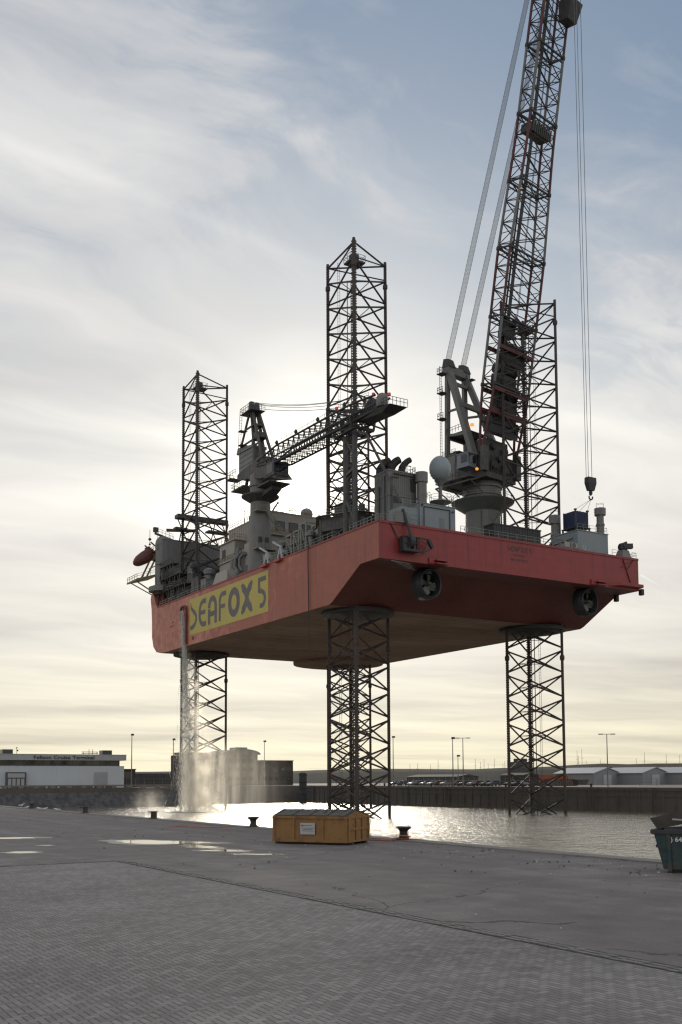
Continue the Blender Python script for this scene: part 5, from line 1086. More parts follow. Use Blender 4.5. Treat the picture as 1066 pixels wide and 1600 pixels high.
m_ = MB(); tpz = F0+bd*BL; m_.beam(B(BL,-1,0),B(BL,1,0),1.2,3.2,up=bn)
HK = K(24.75,0,0); HK = P(HK[1]-.35, HK[0]+.45, 0)
m_.beam(tpz, P(HK[1],HK[0],tpz.z+1.0), .9, 1.6); m_.build('boom_head', M['dark'], boom, CO)
# pendants from the gantry heads to the boom head
m_ = MB()
for s in (-1,1):
    for k in range(6):
        o_ = (k-2.5)*.28; a = K(-6.6,s*2.4+o_,GT+1.4); b_ = B(BL-1,s*.72,-1)+bw*(o_*.8)
        m_.bar(a,b_,.045 if k not in (0,5) else .06,5,caps=False)
m_.build('pendant_rope', M['rope'], mc, CO)
HZ = 60.9; m_ = MB()
for dx, dy in ((-.9,.2),(-.55,-.25),(.75,.0),(.95,.25)): m_.bar(P(HK[1]+dy*.6,HK[0]+dx*.8-.2,HZ+1.2),P(HK[1]+dy*.9,HK[0]+dx*1.0-.4,tpz.z+.6),.05,5,caps=False)
m_.build('hoist_rope', M['rope'], mc, CO)
m_ = MB(); c_ = P(HK[1],HK[0],HZ); m_.hexa([c_+Vector((-.6,-.4,-1.2)),c_+Vector((.6,-.4,-1.2)),c_+Vector((.6,.4,-1.2)),c_+Vector((-.6,.4,-1.2)),c_+Vector((-1.0,-.55,.2)),c_+Vector((1.0,-.55,.2)),c_+Vector((1.0,.55,.2)),c_+Vector((-1.0,.55,.2))]); m_.hexa([c_+Vector((-1.0,-.55,.2)),c_+Vector((1.0,-.55,.2)),c_+Vector((1.0,.55,.2)),c_+Vector((-1.0,.55,.2)),c_+Vector((-1.0,-.5,1.25)),c_+Vector((1.0,-.5,1.25)),c_+Vector((1.0,.5,1.25)),c_+Vector((-1.0,.5,1.25))])
m_.lathe(c_+Vector((0,.56,.5)),[(.75,0),(.75,.12),(.2,.2)],14,axis=(0,-1,0)); hb = m_.build('hook_block', M['dark'], mc, CO)
m_ = MB(); m_.lathe(c_+Vector((0,0,-1.9)),[(.3,0),(.35,.4),(.25,.7)],10)
m_.tube([c_+Vector((.45*math.sin(t),0,-2.4-.45*math.cos(t)+.0)) for t in [-2.0+.4*i for i in range(11)]],.14,6); m_.tube([c_+Vector((-.05,0,-1.9)),c_+Vector((0,0,-2.1))],.2,6); m_.build('hook', M['dark'], hb, CO)
# blue container on a frame on the store house roof, slings up to the hook
CB = P(4.6,46.6,52.6); m_ = MB()
m_.box(3.4,6.4,45.2,48.2,52.6,55.5); 
for u, v in ((3.4,45.2),(3.4,48.2),(6.4,45.2),(6.4,48.2)): m_.box(u-.1,u+.1,v-.1,v+.1,52.55,55.6)
for k in range(11): m_.box(3.34,3.4,45.4+k*.26,45.5+k*.26,52.75,55.4); m_.box(3.55+k*.26,3.65+k*.26,45.14,45.2,52.75,55.4)
o = m_.build('cargo_container', M['blue'], None, CB); solo(o, 'dark blue cargo container slung on the store house roof under the crane hook', 'container', CB)
for p_ in ((3.4,45.2),(3.4,48.2)):
    m_ = MB(); m_.box(p_[0]-.2,p_[0]+.2,p_[1]-.2,p_[1]+.2,55.6,55.85); m_.build('lifting_lug', M['dark'], o, CB)
m_ = MB(); hp = c_+Vector((0,0,-2.8))
for u, v in ((3.4,45.2),(3.4,48.2),(6.4,48.2)): m_.bar(hp, P(u,v,55.7), .035, 4, caps=False)
m_.build('sling', M['rope'], o, CB)
m_ = MB(); m_.box(3.0,6.8,44.9,48.6,51.3,51.55); m_.beam(P(3.2,45,51.5),P(3.2,48.5,52.6),.15,.15); m_.beam(P(3.2,48.5,51.5),P(3.2,45,52.6),.15,.15)
for u in (3.2,6.6):
    for v in (45.1,48.4): m_.beam(P(u,v,51.5),P(u,v,52.5),.25,.25)
m_.box(3.0,6.8,44.9,48.6,52.4,52.55); m_.build('container_frame', M['dark'], barge)

# ------------------------------------------------------------------ deck crane (port), boom lowered into its rest
DO = P(46.7,3,DK); dc = empty('deck_crane', 'smaller grey pedestal crane on the port side with lattice boom lying in its rest', 'crane', DO)
X0_ = 46.7
m_ = MB(); m_.lathe(P(X0_,3,DK),[(2.5,0),(2.3,4),(2.0,12),(1.95,15.2)],28); pd = m_.build('pedestal', M['cranegrey'], dc, DO)
m_ = MB(); m_.tube([P(X0_-1.9,2.2,60.2),P(X0_-2.3,4.8,57),P(X0_-2.2,7.6,54.0)],.16,6); m_.rail([P(X0_-2.3,1.6,59.8),P(X0_-2.5,4.8,57),P(X0_-2.4,7.6,54.0)],1.0,.05,.9); m_.box(X0_-3,X0_-1.2,.8,3,58.9,59.05); m_.rail([P(X0_-3,.8,59.05),P(X0_-3,3.0,59.05)],1.1,.05,.8)
m_.rail([P(X0_-3.2,.6,51.5),P(X0_-3.2,5,51.5)],1.1,.05,.8); m_.box(X0_-3.3,X0_-1.5,.5,5,51.35,51.5); m_.tube([P(X0_-2.6,4.8,51.4),P(X0_-2.6,7.5,DK)],.14,6); m_.build('pedestal_stair', M['rail'], pd, DO)
m_ = MB()
for v in (1.8, 3.3): m_.box(X0_-2.45,X0_-2.05,v-.35,v+.35,52.9,53.9)
m_.build('pedestal_opening', M['dark'], pd, DO)
m_ = MB(); m_.lathe(P(X0_,3,61.6),[(2.0,-.4),(3.7,.7),(3.75,.95),(2.0,1.0)],26); m_.hexa([P(40.2,2.2,62.4),P(40.2,4.2,62.4),P(44,4.6,61.7),P(44,1.8,61.7),P(40.2,2.2,63.2),P(40.2,4.2,63.2),P(44,4.6,62.5),P(44,1.8,62.5)]); m_.build('collar_platform', M['mid'], dc, DO)
m_ = MB(); m_.lathe(P(X0_,3,62.5),[(2.05,0),(2.05,1.7),(2.25,1.8),(2.25,2.2),(2.05,2.3),(2.05,4.2)],26); m_.build('slewing_ring', M['cranegrey'], dc, DO)
m_ = MB(); m_.hexa([P(53.4,1.2,67.4),P(53.4,4.8,67.4),P(36.6,4.8,63.6),P(36.6,1.2,63.6),P(53.4,1.2,68.4),P(53.4,4.8,68.4),P(43,4.8,69.6),P(43,1.2,69.6)])
m_.hexa([P(48.6,1.5,66),P(48.6,4.6,66),P(44.4,4.6,66),P(44.4,1.5,66),P(48.6,1.5,68.8),P(48.6,4.6,68.8),P(44.4,4.6,69.4),P(44.4,1.5,69.4)])
m_.box(55,57.2,.4,3,67.9,68.1); m_.rail([P(52.5,.4,68.1),P(57.2,.4,68.1),P(57.2,3,68.1)],1.2,.045,.8); m_.box(50,55.5,.8,4,65.2,65.45); m_.rail([P(50,.8,65.45),P(55.5,.8,65.45),P(55.5,4,65.45)],1.2,.045,.8); m_.beam(P(51,2,65.4),P(50,2,68),.5,.5); m_.beam(P(54.5,1,65.4),P(54.5,1,68),.15,.15)
m_.box(38.4,43.6,.6,5.2,63.2,63.45); m_.rail([P(38.4,.6,63.45),P(43.6,.6,63.45)],1.2,.045,.9)
m_.build('slewing_body', M['mid'], dc, DO)
m_ = MB(); m_.hexa([P(55.0,2.3,68.4),P(55.0,5.2,68.4),P(48.8,5.2,68.4),P(48.8,2.3,68.4),P(55.0,2.3,73.3),P(55.0,5.2,73.3),P(48.8,5.2,73.0),P(48.8,2.3,73.0)]); m_.hexa([P(55.8,2.1,73.3),P(55.8,5.4,73.3),P(48.6,5.4,73.0),P(48.6,2.1,73.0),P(55.2,2.1,74.5),P(55.2,5.4,74.5),P(48.6,5.4,73.5),P(48.6,2.1,73.5)])
for k in range(4): m_.box(49.2,54.8,2.23,2.3,69.2+k*1.0,69.35+k*1.0)
m_.build('winch_house', M['grey'], dc, DO)
m_ = MB(); m_.box(37.2,40.4,1.0,4.2,64.3,67.0); cb2 = m_.build('operator_cab', M['mid'], dc, DO); m_ = MB(); m_.box(37.14,37.2,1.3,3.9,64.9,66.6); m_.box(37.6,40,.94,1.0,64.9,66.6); m_.build('cab_window', M['glass'], cb2, DO)
m_ = MB(); TP = 81.0
for v, vt_ in ((1.9,2.5),(4.3,3.8)):
    m_.beam(P(53.2,v,74),P(50.3,vt_,TP),.34,.34); m_.beam(P(46.9,v,69.6),P(49.7,vt_,TP),.5,.5); m_.beam(P(43.8,v,69.6),P(49.3,vt_,TP),.45,.42)
    for z, a0, a1 in ((74.4,46.4,52.9),(77.3,47.9,51.9)): m_.beam(P(a0,v*.75+.75,z),P(a1,v*.75+.75,z),.3,.3)
for z in (74.4,77.3): m_.beam(P(47.4,2.2,z),P(47.4,4.1,z),.3,.3); m_.box(47.4,48.8,2.0,4.2,z-.1,z); m_.box(52,53.4,1.2,2.8,z-.1,z)
m_.box(46.2,48.2,2.0,4.0,74.5,75.5)
for v in (2.55,3.75): m_.hexa([P(49.1,v-.5,TP-1),P(49.1,v+.5,TP-1),P(50.6,v+.5,TP-1),P(50.6,v-.5,TP-1),P(49.4,v-.35,TP+1.6),P(49.4,v+.35,TP+1.6),P(50.3,v+.35,TP+1.6),P(50.3,v-.35,TP+1.6)])
m_.box(47.8,52.6,1.4,4.6,TP-.6,TP-.45); m_.rail([P(47.8,1.4,TP-.45),P(52.6,1.4,TP-.45),P(52.6,4.6,TP-.45)],1.2,.045,.8); m_.rail([P(47.8,4.6,TP-.45),P(47.8,1.4,TP-.45)],1.2,.045,.8)
for v in (.9,1.4): m_.bar(P(52.6,v,72),P(51.6,v,TP),.045,4)
z = 72
while z < TP: m_.bar(P(52.6-(z-72)/9,.9,z),P(52.6-(z-72)/9,1.4,z),.03,4); z += .55
m_.build('gantry', M['mid'], dc, DO)
# boom
def DB(u, v_, z_):      # v_, z_ in -1..1
    t = (44.6-u)/44.0; zc_ = 68.3 - 1.0*t - .6*max(0,t-.75)*4*.3; Hh = (.5+1.05*min(1,t/.18)) * (1 if t < .8 else 1-(t-.8)*1.6); Ww = 1.7 if t < .8 else 1.7-(t-.8)*2
    return P(u, 2.9+v_*Ww, zc_+z_*Hh)
us = [44.6-1.98*i for i in range(22)]; m_ = MB()
for a, b_ in zip(us[:-1], us[1:]):
    h_ = (a+b_)/2
    for s in (-1,1):
        m_.bar(DB(a,s,-1),DB(h_,s,1),.085,5,caps=False); m_.bar(DB(h_,s,1),DB(b_,s,-1),.085,5,caps=False); m_.bar(DB(h_,s,-1),DB(h_,s,1),.06,4,caps=False)
        m_.bar(DB(a,-1,s),DB(b_,1,s),.07,5,caps=False); m_.bar(DB(a,-1,s),DB(a,1,s),.08,5,caps=False)
b2 = m_.build('boom', M['dark'], dc, DO)
for s in (-1,1):
    for q in (-1,1):
        m_ = MB()
        for a, b_ in zip(us[:-1], us[1:]): m_.bar(DB(a,s,q),DB(b_,s,q),.19,7,caps=False)
        m_.build('chord', M['dark'], b2, DO)
m_ = MB()
for a, b_ in zip(us[:-1], us[1:]): m_.beam(DB(a,.2,-.2),DB(b_,.2,-.2),1.1,.12); m_.bar(DB(a,-1,-.2),DB(b_,-1,-.2),.16,5)
for a, b_ in zip(us[::2][:-1], us[::2][1:]): m_.rail([DB(a,-.9,1),DB(b_,-.9,1)],.9,.03,2,mid=())
m_.build('boom_walkway', M['dark'], b2, DO)
m_ = MB()
for u in (37,29.5,21.5,12.5): q = DB(u,-.8,1); m_.lathe(q+Vector((0,0,.3)),[(.1,0),(.32,.25),(.32,.6),(.1,.9)],8); m_.bar(q,q+Vector((0,0,.5)),.07,4)
m_.build('sheave_roller', M['dark'], b2, DO)
m_ = MB(); m_.hexa([P(8.4,1.6,65.7),P(8.4,4.4,65.7),P(1.2,4.0,65.0),P(1.2,1.6,65.0),P(9,1.3,66.8),P(9,4.7,66.8),P(-1.6,4.6,65.5),P(-1.6,1.2,65.5)]); m_.hexa([P(8.2,1.6,66.4),P(8.2,4.2,66.4),P(3.6,4.2,66.0),P(3.6,1.6,66.0),P(6.2,2.3,68.9),P(6.2,3.5,68.9),P(5.0,3.5,68.7),P(5.0,2.3,68.7)])
m_.rail([P(.6,1.0,65.6),P(-1.6,1.0,65.5),P(-1.6,4.6,65.5)],1.2,.045,.7); m_.rail([P(9,1,66.9),P(14,1,67.5)],1.1,.045,1); hd_ = m_.build('boom_head', M['dark'], b2, DO)
m_ = MB(); m_.lathe(P(1.6,1.9,66.1),[(.85,0),(.95,.4),(.95,1.5),(.7,2.0),(.3,2.2)],16); m_.build('head_dome', M['grey'], b2, DO)
for u, v, z in ((5.5,2.8,69.6),(-1.4,1.2,67.0),(14.5,1.2,69.8)):
    m_ = MB(); m_.lathe(P(u,v,z),[(.05,-.3),(.28,-.2),(.28,.2),(.05,.3)],8); m_.build('red_lamp', M['redlamp'], b2, DO)
m_ = MB()
for v, dz in ((2.0,0),(2.3,.15),(3.7,.0),(4.0,-.35)):
    a = P(49.6,v,TP+1.2+dz*2); b_ = P(6,v,69.4+dz); pts = []
    for i in range(13):
        t = i/12; p_ = a.lerp(b_, t); p_.z -= 2.1*4*t*(1-t)*.5; pts.append(p_)
    m_.tube(pts,.05,5)
m_.build('pendant_rope', M['rope'], dc, DO)

# ------------------------------------------------------------------ far bank: terminal, offices, sheds, masts, cars
M['twall'] = paint('terminal_render', (.50,.54,.58), .7, var=.06, scale=.15)
M['tfas'] = paint('terminal_fascia', (.36,.37,.38), .6, var=.08)
M['tdark'] = paint('terminal_glazing_band', (.05,.055,.06), .3, var=.3)
M['brick'] = paint('office_brick', (.05,.043,.034), .85, var=.25, scale=.3)
M['hedge'] = paint('dark_cladding', (.06,.06,.055), .85, var=.4, scale=.3)
M['tent'] = paint('sheet_canvas', (.22,.225,.23), .7, var=.12, scale=.3, dirt=(.2,.19,.17), dirt_amt=.4)
M['tentroof'] = paint('roof_sheet', (.40,.41,.41), .6, var=.12, scale=.4)
M['contorange'] = paint('container_orange', (.30,.07,.03), .6, var=.25)
M['mast'] = paint('galvanised_mast', (.16,.16,.155), .5, var=.2)
TU = 140.0; TB = P(TU,-20,LZ)
tb = empty('terminal_building', 'low white cruise terminal with dark window band and lettered fascia beyond the basin', 'terminal', TB)
m_ = MB(); m_.box(TU,TU+28,-78,8.6,LZ,10.75); m_.box(TU-.05,TU,-78,8.6,10.55,10.75); m_.box(TU-.04,TU,-78,8.6,LZ,LZ+.5)
for k in range(14): m_.box(TU-.03,TU,-77+k*6.1,-76.9+k*6.1,LZ+.5,10.55)
tw = m_.build('wall', M['twall'], tb, TB)
m_ = MB(); m_.box(TU+.5,TU+27.5,-77,7.5,10.75,12.25); 
m_.build('window_band', M['glass'], tb, TB)
m_ = MB()
for k in range(34): m_.box(TU+.42,TU+.5,-77+k*2.55,-76.85+k*2.55,10.75,12.25)
m_.box(TU+.42,TU+.5,-77,7.5,10.75,10.9); m_.build('window_frame', M['tdark'], tb, TB)
m_ = MB(); m_.box(TU-.6,TU+28.6,-78.6,9.0,12.25,13.75); m_.box(TU-.66,TU+28.7,-78.7,9.1,13.72,13.85); m_.build('roof', M['tfas'], tb, TB)
m_ = MB(); put_text(m_, 'Felison Cruise Terminal', 1.5, P(TU-.68,-16.1,12.55), (1,0,0), (0,0,1), 0, bold=.03, width=16.2, sz=.85); m_.build('roof_lettering', M['dark'], tb, TB, fix=False)
m_ = MB(); m_.box(TU-.9,TU,-23.1,-18.0,LZ,9.1); en = m_.build('entrance', M['tdark'], tb, TB)
m_ = MB(); m_.box(TU-.95,TU-.9,-22.7,-18.4,7.7,8.8)
for k in (0,1,2,3): m_.box(TU-.95,TU-.9,-22.6+k*1.1,-21.8+k*1.1,LZ+.1,7.4)
m_.build('entrance_panel', M['tfas'], en, TB)
m_ = MB(); m_.box(TU-.12,TU,.2,4.0,LZ,9.0)
for k in range(12): m_.box(TU-.16,TU-.12,.3,3.9,LZ+.2+k*.35,LZ+.35+k*.35)
m_.build('roller_door', M['tfas'], tb, TB)
for v in (-22.6, 3.85):
    m_ = MB(); m_.box(TU,TU+3,v-1.3,v+1.3,13.85,15.0); m_.build('rooftop_unit', M['tdark'], tb, TB)
m_ = MB(); m_.box(TU+2,TU+2.2,-2.6,2.0,14.1,14.25); m_.box(TU+2,TU+2.2,-2.6,2.0,14.5,14.65)
for v in (-2.2,1.6,-.6,.4): m_.bar(P(TU+2,v,13.8),P(TU+2,v,14.6 if v in (-2.2,1.6) else 15.3),.08,5)
m_.bar(P(TU+3,-19.6,13.8),P(TU+3,-19.6,15.6),.06,5); m_.lathe(P(TU+3,-19.4,14.8),[(.1,-.2),(.3,0),(.1,.2)],8); m_.lathe(P(TU+3,-19.6,15.5),[(.1,-.15),(.25,0),(.1,.15)],8); m_.build('roof_aerial', M['dark'], tb, TB)
# timber guard rail along the left pier
GB = P(135.9,-30,LZ); m_ = MB()
m_.box(135.7,136.0,-95,23,LZ+.45,LZ+.8)
for k in range(29): m_.box(135.6,136.2,-94.6+k*4.1,-93.4+k*4.1,LZ,LZ+.45)
for k in range(9): m_.box(136.6,138.0,-22+k*3.1,-19.8+k*3.1,LZ,LZ+.75)
solo(m_.build('quay_guard_rail', M['concrete'], None, GB), 'low timber guard rail on blocks along the pier before the terminal', 'guard rail', GB)
b1 = P(150,12,LZ); m_ = MB(); m_.box(150,158,9.5,15.5,LZ,9.9); m_.box(149.8,158.2,9.3,15.7,9.8,10.1); lb = empty('annex_building', 'small dark flat annex right beside the white cruise terminal', 'building', b1); m_.build('wall', M['hedge'], lb, b1)
m_ = MB(); m_.box(149.9,150,10.2,14.8,7.2,9.2); m_.build('window', M['glass'], lb, b1)
b1 = P(165,30,LZ); m_ = MB(); m_.box(165,168,16,48,LZ,8.9); solo(m_.build('screen_wall', M['hedge'], None, b1), 'long dark screen wall behind the fence right of the annex', 'wall', b1)
# mesh fences
def fence(name, lab, pts, h, step=2.5):
    m_ = MB(); m_.rail(pts, h, .03, step, mid=(.5,.05), rp=.05)
    for a, b_ in zip(pts[:-1], pts[1:]):
        n = int((Vector(b_)-Vector(a)).length/.45)
        for i in range(n): p_ = Vector(a).lerp(Vector(b_), i/n); m_.bar(p_, p_+Vector((0,0,h)), .012, 3, caps=False)
    solo(m_.build(name, M['mast'], None, pts[0]), lab, 'fence', pts[0])
fence('mesh_fence', 'grey mesh fence on the left pier between annex and falling water', [P(142,10,LZ),P(142,26,LZ),P(160,50,LZ)], 2.4)
fence('mesh_fence', 'long grey mesh fence on the far quay in the middle between two barge legs', [P(150,81,LZ),P(66,81,LZ)], 2.4)
fence('mesh_fence', 'low open fence in front of the pale sheds at the right', [P(40,100,LZ),P(20,112,LZ),P(8,118,LZ)], 1.8, 4)
# office with arched roof, half hidden by spray
OB = P(190,70,LZ); of = empty('office_building', 'dark office block with arched roof hump half hidden by the spray', 'building', OB)
m_ = MB(); m_.box(190,214,52,74.5,LZ,15.6); m_.box(188,206,74.5,87.5,LZ,13.4); m_.box(200,206,50,60,15.6,16.4); m_.build('wall', M['brick'], of, OB)
m_ = MB(); m_.prism([P(190.5,63,15.6)]+[P(190.5,69.5-6.5*math.cos(pi*i/14),15.6+1.9*math.sin(pi*i/14)) for i in range(1,14)]+[P(190.5,76,15.6)],(0,18,0)); m_.box(192,198,67.5,71.5,17.2,18.1); m_.box(187.8,206.2,74.4,87.7,13.4,13.6); m_.build('roof', M['hedge'], of, OB)
for z in (7.2,10.4,13.3):
    for v in range(8): m_ = MB(); m_.box(189.92,190.0,53+v*2.6,54.7+v*2.6,z-.7,z+.7); m_.build('window', M['glass'], of, OB)
for z in (7.2,10.4):
    for v in range(5): m_ = MB(); m_.box(187.92,188.0,75.6+v*2.3,77.1+v*2.3,z-.7,z+.7); m_.build('window', M['glass'], of, OB)
# three pale sheds and the orange container at the right
for k, lab in enumerate(('leftmost of three pale sheds with white gabled roof on the far quay','middle of three pale sheds with white gabled roof on the far quay','rightmost of three pale sheds with white gabled roof, cut by the frame')):
    X = 72.5+k*13.0; Y = 303-k*3; cu, cv = wdock(X, Y); O = P(cu,cv,LZ); s_ = empty('storage_shed', lab, 'shed', O, 'pale sheds on the far quay'); W_, L_, h1, h2 = 5.4, 8.0, 3.3, 4.9
    m_ = MB(); m_.prism([P(cu-L_,cv-W_,LZ),P(cu-L_,cv-W_,LZ+h1),P(cu-L_,cv,LZ+h2-.05),P(cu-L_,cv+W_,LZ+h1),P(cu-L_,cv+W_,LZ)],(0,2*L_,0))
    for i in range(7): m_.box(cu-L_-.05,cu-L_,cv-W_+i*1.75,cv-W_+.14+i*1.75,LZ,LZ+h1)
    m_.build('wall', M['tent'], s_, O)
    m_ = MB()
    for sg in (-1,1): m_.hexa([P(cu-L_-.3,cv,LZ+h2),P(cu+L_+.3,cv,LZ+h2),P(cu+L_+.3,cv+sg*(W_+.4),LZ+h1-.05),P(cu-L_-.3,cv+sg*(W_+.4),LZ+h1-.05),P(cu-L_-.3,cv,LZ+h2+.15),P(cu+L_+.3,cv,LZ+h2+.15),P(cu+L_+.3,cv+sg*(W_+.4),LZ+h1+.1),P(cu-L_-.3,cv+sg*(W_+.4),LZ+h1+.1)])
    m_.build('roof', M['tentroof'], s_, O)
    m_ = MB(); m_.box(cu-L_-.08,cu-L_,cv-1.6,cv+1.6,LZ,LZ+2.9); m_.build('door', M['tfas'], s_, O)
cu, cv = wdock(58.5,283); O = P(cu,cv,LZ); m_ = MB(); m_.box(cu-1.3,cu+1.3,cv-4.2,cv+4.2,LZ+.1,LZ+2.9)
for k in range(20): m_.box(cu-1.36,cu-1.3,cv-4.1+k*.42,cv-3.95+k*.42,LZ+.2,LZ+2.8)
solo(m_.build('shipping_container', M['contorange'], None, O), 'rust-orange shipping container left of the pale sheds on the far quay', 'container', O)
cu, cv = wdock(73.5,420); O = P(cu,cv,LZ); m_ = MB(); m_.box(cu-3,cu+3,cv-3.2,cv+3.2,LZ,13.6); m_.box(cu-2,cu+2,cv-2.2,cv+1.5,13.6,14.9)
hb_ = empty('harbour_house', 'dark blocky house on the ridge seen through the starboard leg', 'building', O); m_.build('wall', M['hedge'], hb_, O)
for q in (-2.6,.6): m_ = MB(); m_.box(cu-3.08,cu-3,cv+q,cv+q+2,11,12.8); m_.build('window', M['glass'], hb_, O)
# mooring dolphin in the basin
O = P(137,63,0); m_ = MB(); m_.lathe(O, [(1.15,-1),(1.15,8.0),(1.3,8.05),(1.3,8.7),(.9,8.9)], 16)
for z in (2.5,4.2,5.9): m_.lathe(O+Vector((0,0,z)), [(1.18,0),(1.28,.1),(1.28,.5),(1.18,.6)], 16)
solo(m_.build('mooring_pile', M['dark'], None, O), 'thick dark mooring pile standing in the sunlit water left of the centre leg', 'mooring pile', O)
# lamp masts
def lamp(px, Y, top, double, lab):
    X = (px-533)/1601*Y; cu, cv = wdock(X, Y); O = P(cu,cv,LZ); e = empty('lamp_mast', lab, 'lamp mast', O, 'lamp masts on the far quay')
    m_ = MB(); m_.bar(O, P(cu,cv,top), .17, 8, r2=.09); m_.build('pole', M['mast'], e, O)
    m_ = MB(); ct = P(cu,cv,top); r_ = Vector((CA,-SA,0))
    if double: m_.beam(ct-r_*1.5, ct+r_*1.5, .12, .12); m_.beam(ct-r_*1.9, ct-r_*.9, .5, .2); m_.beam(ct+r_*.9, ct+r_*1.9, .5, .2)
    else: m_.hexa([ct+r_*-.2+Vector((0,-.3,-.1)),ct+r_*.5+Vector((0,-.3,-.1)),ct+r_*.5+Vector((0,.3,-.1)),ct+r_*-.2+Vector((0,.3,-.1)),ct+r_*-.1+Vector((0,-.3,.4)),ct+r_*.4+Vector((0,-.3,.4)),ct+r_*.4+Vector((0,.3,.4)),ct+r_*-.1+Vector((0,.3,.4))])
    m_.build('lamp_head', M['dark'], e, O)
lamp(206,272,18.8,False,'lamp mast just right of the cruise terminal'); lamp(271,282,17.9,False,'lamp mast right behind the port bow leg'); lamp(413,318,18.6,False,'lamp mast over the office block roof')
lamp(707,262,17.1,False,'left one of two tall masts between the centre and starboard legs'); lamp(723,264,17.3,True,'right one of two tall masts, with a double head, between the centre and starboard legs')
lamp(715,300,13.4,False,'short lamp mast between the two tall masts'); lamp(948,235,16.9,True,'tall double-headed mast before the pale sheds at the right'); lamp(614,300,19.0,False,'lamp mast just right of the centre leg')
# sailing boat masts showing above the dune ridge
for i, (px, top, lean) in enumerate(((684,1187,0),(742,1186,0),(750,1191,0),(755,1187,1),(762,1193,0),(771,1186,1),(788,1190,0),(792,1188,0),(785,1194,0),(901,1174,0),(903,1182,0),(909,1172,-1),(1006,1178,0),(1040,1180,0),(1061,1182,0),(993,1186,0),(640,1194,0),(652,1193,0),(672,1195,0),(915,1190,0),(937,1188,0))):
    Y = 470; X = (px-533)/1601*Y; z = (1217-top)/1601*Y + HE; O = Vector((X,Y,.6)); e = empty('sailing_boat', 'moored sailing boat beyond the quay, only its thin mast showing above the ridge', 'sailing boat', O, 'sailing boats behind the ridge', world=True)
    q = Vector((cu*0+X, Y, 0)); m_ = MB(); m_.bar((0,0,-.2),(lean*.3,0,z-.6),.12,5,r2=.07); m_.bar((-.8,0,(z-.6)*.72),(.8,0,(z-.6)*.72),.05,4); m_.bar((0,0,1.6),(3.2,0,1.7),.1,5); m_.build('mast', M['mast'], e)
    m_ = MB(); m_.prism([(-3.5,-.1,.9),(-2.2,-1.2,.9),(2.6,-1.2,.9),(4.6,0,1.0),(2.6,1.2,.9),(-2.2,1.2,.9),(-3.5,.1,.9)],(0,0,-1.1)); m_.build('hull', M['white'], e)
# cars parked behind the fence
carm = [paint('car_paint_%d' % i, c, .35, var=.06, streak=False) for i, c in enumerate(((.16,.165,.17),(.04,.04,.045),(.26,.26,.26),(.05,.06,.09),(.10,.035,.03)))]
def make_car(mt_):
    e = bpy.data.objects.new('parked_car', None); COL.objects.link(e); m_ = MB()
    pf = [(-2.1,.35),(-2.15,.75),(-1.95,.92),(-1.2,.98),(1.0,.96),(1.95,.82),(2.15,.6),(2.1,.35)]
    m_.prism([Vector((-.85,x,z)) for x,z in pf],(1.7,0,0)); m_.hexa([Vector((-.8,-1.9,.95)),Vector((.8,-1.9,.95)),Vector((.8,1.0,.95)),Vector((-.8,1.0,.95)),Vector((-.65,-1.5,1.45)),Vector((.65,-1.5,1.45)),Vector((.65,.35,1.47)),Vector((-.65,.35,1.47))]); m_.build('body', mt_, e)
    m_ = MB(); m_.box(-1.6,.7,-.78,-.72,1.0,1.38); m_.box(-1.6,.7,.72,.78,1.0,1.38); m_.hexa([Vector((-.6,.9,1.0)),Vector((.6,.9,1.0)),Vector((.6,.95,1.0)),Vector((-.6,.95,1.0)),Vector((-.55,.4,1.4)),Vector((.55,.4,1.4)),Vector((.55,.45,1.4)),Vector((-.55,.45,1.4))]); m_.build('window', M['glass'], e)
    for x in (-1.35,1.35):
        for s in (-1,1):
            m_ = MB(); m_.lathe(Vector((s*.72,x,.33)),[(.33,-.1),(.33,.1)],12,axis=(1,0,0)); m_.build('wheel', M['black'], e)
    return e
protos = [make_car(m_) for m_ in carm]; nm = ('silver','black','white','dark blue','dark red')
for i in range(20):
    k = (i*3+i//4) % 5; e = protos[k] if i < 5 and False else copy_tree(protos[k])
    e.location = to_world(P(64+i*3.0+R.uniform(-.2,.2), 86+R.uniform(-.4,.4)+(4 if i%7==3 else 0), LZ)); e.rotation_euler = (0,0,DA+pi/2+R.uniform(-.05,.05)+(pi if i%3==0 else 0))
    e['label'] = '%s car parked behind the mesh fence on the far quay' % nm[k]; e['category'] = 'car'; e['group'] = 'cars parked behind the far fence, ' + nm[k]
for p_ in protos:
    for ch in list(p_.children): bpy.data.objects.remove(ch)
    bpy.data.objects.remove(p_)
# yard buildings and stores behind the right quay
for i, (X, Y, du, dv, h, mk, nmx, lab, cat) in enumerate((
    (31,318,13,4,2.6,'hedge','yard_shed','long low dark shed behind the parked cars in the middle','shed'),
    (52,300,5,3,2.9,'brick','site_cabin','small brown site cabin seen through the starboard leg on the far quay','cabin'))):
    u, v = wdock(X, Y); O = P(u,v,LZ); e = empty(nmx, lab, cat, O); m_ = MB(); m_.box(u-du,u+du,v-dv,v+dv,LZ,LZ+h); m_.build('wall', M[mk], e, O)
    m_ = MB(); m_.prism([P(u-du-.3,v-dv-.3,LZ+h),P(u-du-.3,v,LZ+h+.7),P(u-du-.3,v+dv+.3,LZ+h)],(0,2*du+.6,0)); m_.build('roof', M['hedge'], e, O)
    m_ = MB(); m_.box(u-du*.3,u+du*.2,v-dv-.06,v-dv,LZ,LZ+2.2); m_.build('door', M['tdark'], e, O)
